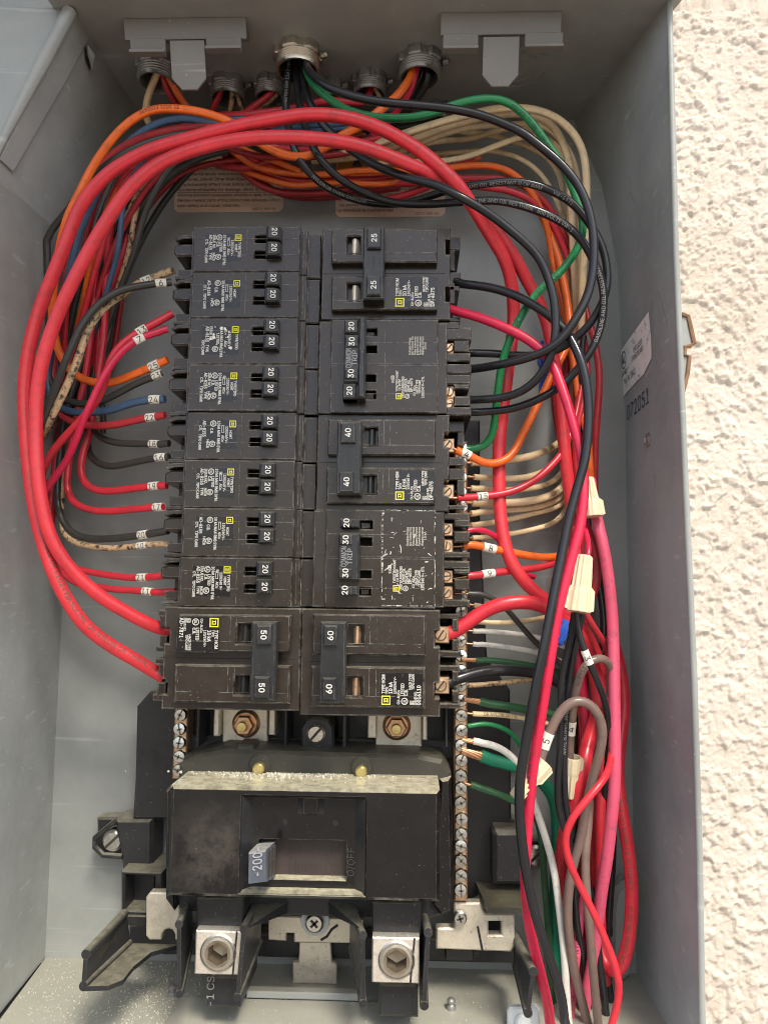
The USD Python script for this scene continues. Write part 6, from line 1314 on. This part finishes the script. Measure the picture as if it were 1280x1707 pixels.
wire('black wire tagged 3 under the large cream connector', 'black', 12, [(960, 1020, 84), (964, 1045, 84), (970, 1070, 84), (980, 1097, 84), (990, 1120, 82), (1000, 1145, 78), (1009, 1175, 72), (1012, 1215, 64), (1012, 1260, 54), (1008, 1330, 44), (1006, 1400, 36)], tags=[(979, 1092, '3', 3.6)])
wire('left black wire of the pair running down from the large cream connector', 'black', 12.5, [(957, 1022, 80), (955, 1050, 78), (946, 1090, 76), (936, 1130, 74), (933, 1180, 72), (932, 1240, 70), (930, 1292, 68), (930, 1330, 66), (936, 1364, 64), (947, 1392, 62), (954, 1420, 58), (957, 1470, 50), (960, 1540, 44), (975, 1620, 40), (985, 1720, 38)])
wire('right black wire of the pair running down from the large cream connector', 'black', 12.5, [(970, 1024, 78), (965, 1050, 76), (957, 1080, 74), (949, 1120, 72), (944, 1165, 70), (941, 1230, 68), (942, 1300, 66), (945, 1345, 64), (952, 1385, 60), (956, 1440, 50), (952, 1520, 40)], prints=[(941, 1215, 'TYPE THHN OR THWN', 1.5, 'pale_ink', False)])
for lab, col, w, pts in [
    ('red wire behind the brown loops, straight', 'crimson', 18, [(950, 1010, 34), (960, 1060, 34), (968, 1110, 36), (974, 1160, 36), (978, 1215, 36), (976, 1260, 34), (970, 1320, 30)]),
    ('dark red wire under the large cream connector toward the pink wire', 'dark_red', 12, [(972, 1010, 66), (982, 1030, 64), (995, 1052, 60), (1008, 1075, 54), (1015, 1100, 46), (1018, 1140, 36)]),
    ('red wire curving down right of the large cream connector', 'dark_red', 15, [(962, 850, 40), (978, 875, 46), (990, 905, 50), (997, 945, 52), (993, 980, 52), (980, 1005, 48), (970, 1030, 42)]),
    ('left short red wire entering the top of the large cream connector', 'dark_red', 10, [(958, 880, 60), (963, 905, 68), (966, 935, 76)]),
    ('right short red wire entering the top of the large cream connector', 'crimson', 10, [(972, 868, 56), (980, 895, 66), (982, 920, 74), (978, 940, 76)]),
    ('bright red wire straight behind the thick pink wire', 'red', 18, [(1008, 1160, 30), (1010, 1230, 32), (1004, 1300, 40), (998, 1370, 44), (998, 1430, 44), (1000, 1500, 42), (1004, 1560, 38), (1010, 1640, 34)]),
    ('pink wire with print at the bottom edge', 'pink', 16, [(985, 1420, 30), (976, 1480, 34), (966, 1530, 38), (961, 1592, 42), (956, 1642, 46), (952, 1690, 48), (950, 1730, 48)]),
    ('second pink wire at the bottom edge behind the brown wires', 'pink', 16, [(998, 1480, 36), (990, 1560, 38), (980, 1620, 38), (972, 1680, 36), (968, 1730, 36)]),
    ('black wire at the bottom edge right of the brown wires', 'black', 13, [(985, 1480, 40), (992, 1550, 44), (1000, 1610, 46), (1008, 1660, 46), (1016, 1730, 44)]),
    ('black wire deep at the bottom right of the bundle', 'black', 13, [(1004, 1560, 30), (1010, 1620, 32), (1018, 1670, 32), (1026, 1730, 30)]),
    ('dark red wire deep in the lower bundle', 'dark_red', 16, [(985, 1330, 34), (984, 1390, 36), (985, 1440, 36), (986, 1500, 32), (988, 1560, 26)]),
    ('black wire deep in the right bundle behind the pink wire', 'black', 13, [(1005, 940, 20), (1012, 1000, 20), (1015, 1060, 20), (1012, 1140, 18), (1008, 1240, 18), (1006, 1330, 20), (1004, 1420, 20)]),
    ('red wire with dark print left of the crimson wire', 'dark_red', 13, [(918, 585, 24), (921, 640, 26), (926, 690, 28), (934, 730, 28), (948, 780, 26), (962, 840, 24)]),
    ('pink red wire between the crimson and black wires', 'red', 13, [(972, 560, 18), (978, 620, 22), (972, 670, 28), (962, 720, 30), (960, 770, 28), (966, 830, 24)]),
    ]:
    pr = []
    if 'print at the bottom' in lab: pr = [(961, 1590, 'OR T90 NYLON', 2.2, 'black_ink', True), (952, 1680, 'M - GRII', 2.2, 'black_ink', True)]
    if 'dark print left' in lab: pr = [(924, 680, 'CUL US CO', 1.8, 'brown_ink', True)]
    if 'curving down right' in lab: pr = [(994, 950, 'STRANDED', 2.0, 'brown_ink', True)]
    wire(lab, col, w, pts, prints=pr)

# --- strands filling the depth of the right bundle
XR = [('dark_red', 14, 'dark red strand deep behind the crimson wire, straight down'), ('red', 14, 'red strand deep behind the large cream connector'), ('black', 12, 'black strand deep between the crimson and pink wires'), ('dark_green', 12, 'dark green strand deep in the lower right bundle'),
      ('crimson', 15, 'crimson strand deep under the brown loops'), ('red', 16, 'thick red strand deepest in the lower bundle'), ('black', 13, 'black strand deepest beside the pink wire'), ('cream', 10, 'cream strand deep in the right bundle'), ('dark_red', 13, 'dark red strand leaning left in the lower bundle'), ('orange', 12, 'orange strand behind the upper cream connector')]
xr = np.random.default_rng(31)
for k, (col, w_, lab) in enumerate(XR):
    if k in (7, 9): continue
    x0 = 940 + 7.5 * k; pts = []
    y0, y1 = ((520, 1730), (640, 1500), (560, 1400), (980, 1730), (860, 1620), (1080, 1730), (760, 1560), (420, 900), (1000, 1730), (430, 1000))[k]
    for t_ in np.linspace(0, 1, 7):
        y_ = y0 + (y1 - y0) * t_
        pts.append((x0 + 20 * math.sin(2.2 * t_ + k) + 14 * t_ + xr.uniform(-6, 6), y_, 12 + 2.2 * k % 14 + 8 * math.sin(3 * t_ + k * 0.7)))
    wire(lab, col, w_, pts)

# ================================================================== TWIST-ON CONNECTORS
def twist_connector(label, p_tip, p_open, w_tip, w_open, mt, wings=True, hollow=False):
    A, B = P(*p_tip), P(*p_open); L = np.linalg.norm(B - A); ax = (B - A) / L
    r0, r1 = w_tip / 2 * scale_at(p_tip[2]), w_open / 2 * scale_at(p_open[2])
    th = thing('wire_connector', label, 'wire connector', A)
    a = np.cross(ax, [0.2, 1, 0.1]); a /= np.linalg.norm(a); b = np.cross(ax, a)
    n = 72; t = np.linspace(0, 2 * np.pi, n, endpoint=False); rib = 1 + 0.08 * np.sign(np.cos(t * 12)) * (np.abs(np.cos(t * 12)) ** 0.4)
    prof = [(0.0, 0.86 * r0, 0), (0.03, r0, 1), (0.55, r0 + (r1 - r0) * 0.45, 1), (0.60, r0 + (r1 - r0) * 0.5, 0.3), (0.66, r0 + (r1 - r0) * 0.75, 0.3), (0.98, r1, 0.4), (1.0, r1 * 0.97, 0)]
    if hollow: prof += [(1.0, r1 * 0.84, 0), (0.6, r1 * 0.6, 0)]
    V = np.vstack([A + ax * L * h + (r * (1 + (rib - 1) * k))[:, None] * (np.cos(t)[:, None] * a + np.sin(t)[:, None] * b) for h, r, k in prof]); F = []
    for k in range(len(prof) - 1):
        for i in range(n): j = (i + 1) % n; F.append([k * n + i, k * n + j, (k + 1) * n + j, (k + 1) * n + i])
    m = MB().add(V, F); m.add(np.vstack([V[:n], A]), [[i, (i + 1) % n, n] for i in range(n)])
    V2 = V[-n:]; m.add(np.vstack([V2, V2.mean(0)]), [[i, (i + 1) % n, n] for i in range(n)])
    obj('shell', m, mt, th, 35)
    if wings:
        for s in (-1, 1):
            q = np.cross(ax, [0, -1.0, 0]); q /= np.linalg.norm(q); f = np.cross(ax, q)
            V = [A + ax * L * h + s * q * x + f * z for h, x in ((0.5, r0 * 0.9), (0.62, r1 * 1.12), (0.96, r1 * 1.2), (0.99, r1 * 0.8)) for z in (-r1 * 0.35, r1 * 0.35)]
            w = MB().add(V, [[0, 1, 3, 2], [2, 3, 5, 4], [4, 5, 7, 6], [0, 2, 4, 6], [1, 7, 5, 3]]); obj('wing', w, mt, th)
    return th
twist_connector('large cream twist-on connector standing in the right bundle', (974, 926, 88), (963, 1020, 90), 26, 40, 'connector_cream')
twist_connector('cream twist-on connector beside the right wall, above the large one', (982, 796, 62), (990, 861, 64), 14, 30, 'connector_cream')
twist_connector('cream twist-on connector lying tilted on the wire tagged 5', (858, 1332, 84), (908, 1272, 80), 22, 30, 'connector_cream', hollow=True)
twist_connector('cream twist-on connector under the wire tagged 4', (950, 1330, 58), (955, 1262, 62), 18, 28, 'connector_cream', hollow=True)
twist_connector('upper blue twist-on connector behind the crossing black wires', (910, 660, 30), (914, 572, 26), 22, 30, 'connector_blue')
twist_connector('lower blue twist-on connector left of the black wire tagged 3', (926, 1072, 60), (946, 1038, 58), 20, 26, 'connector_blue')
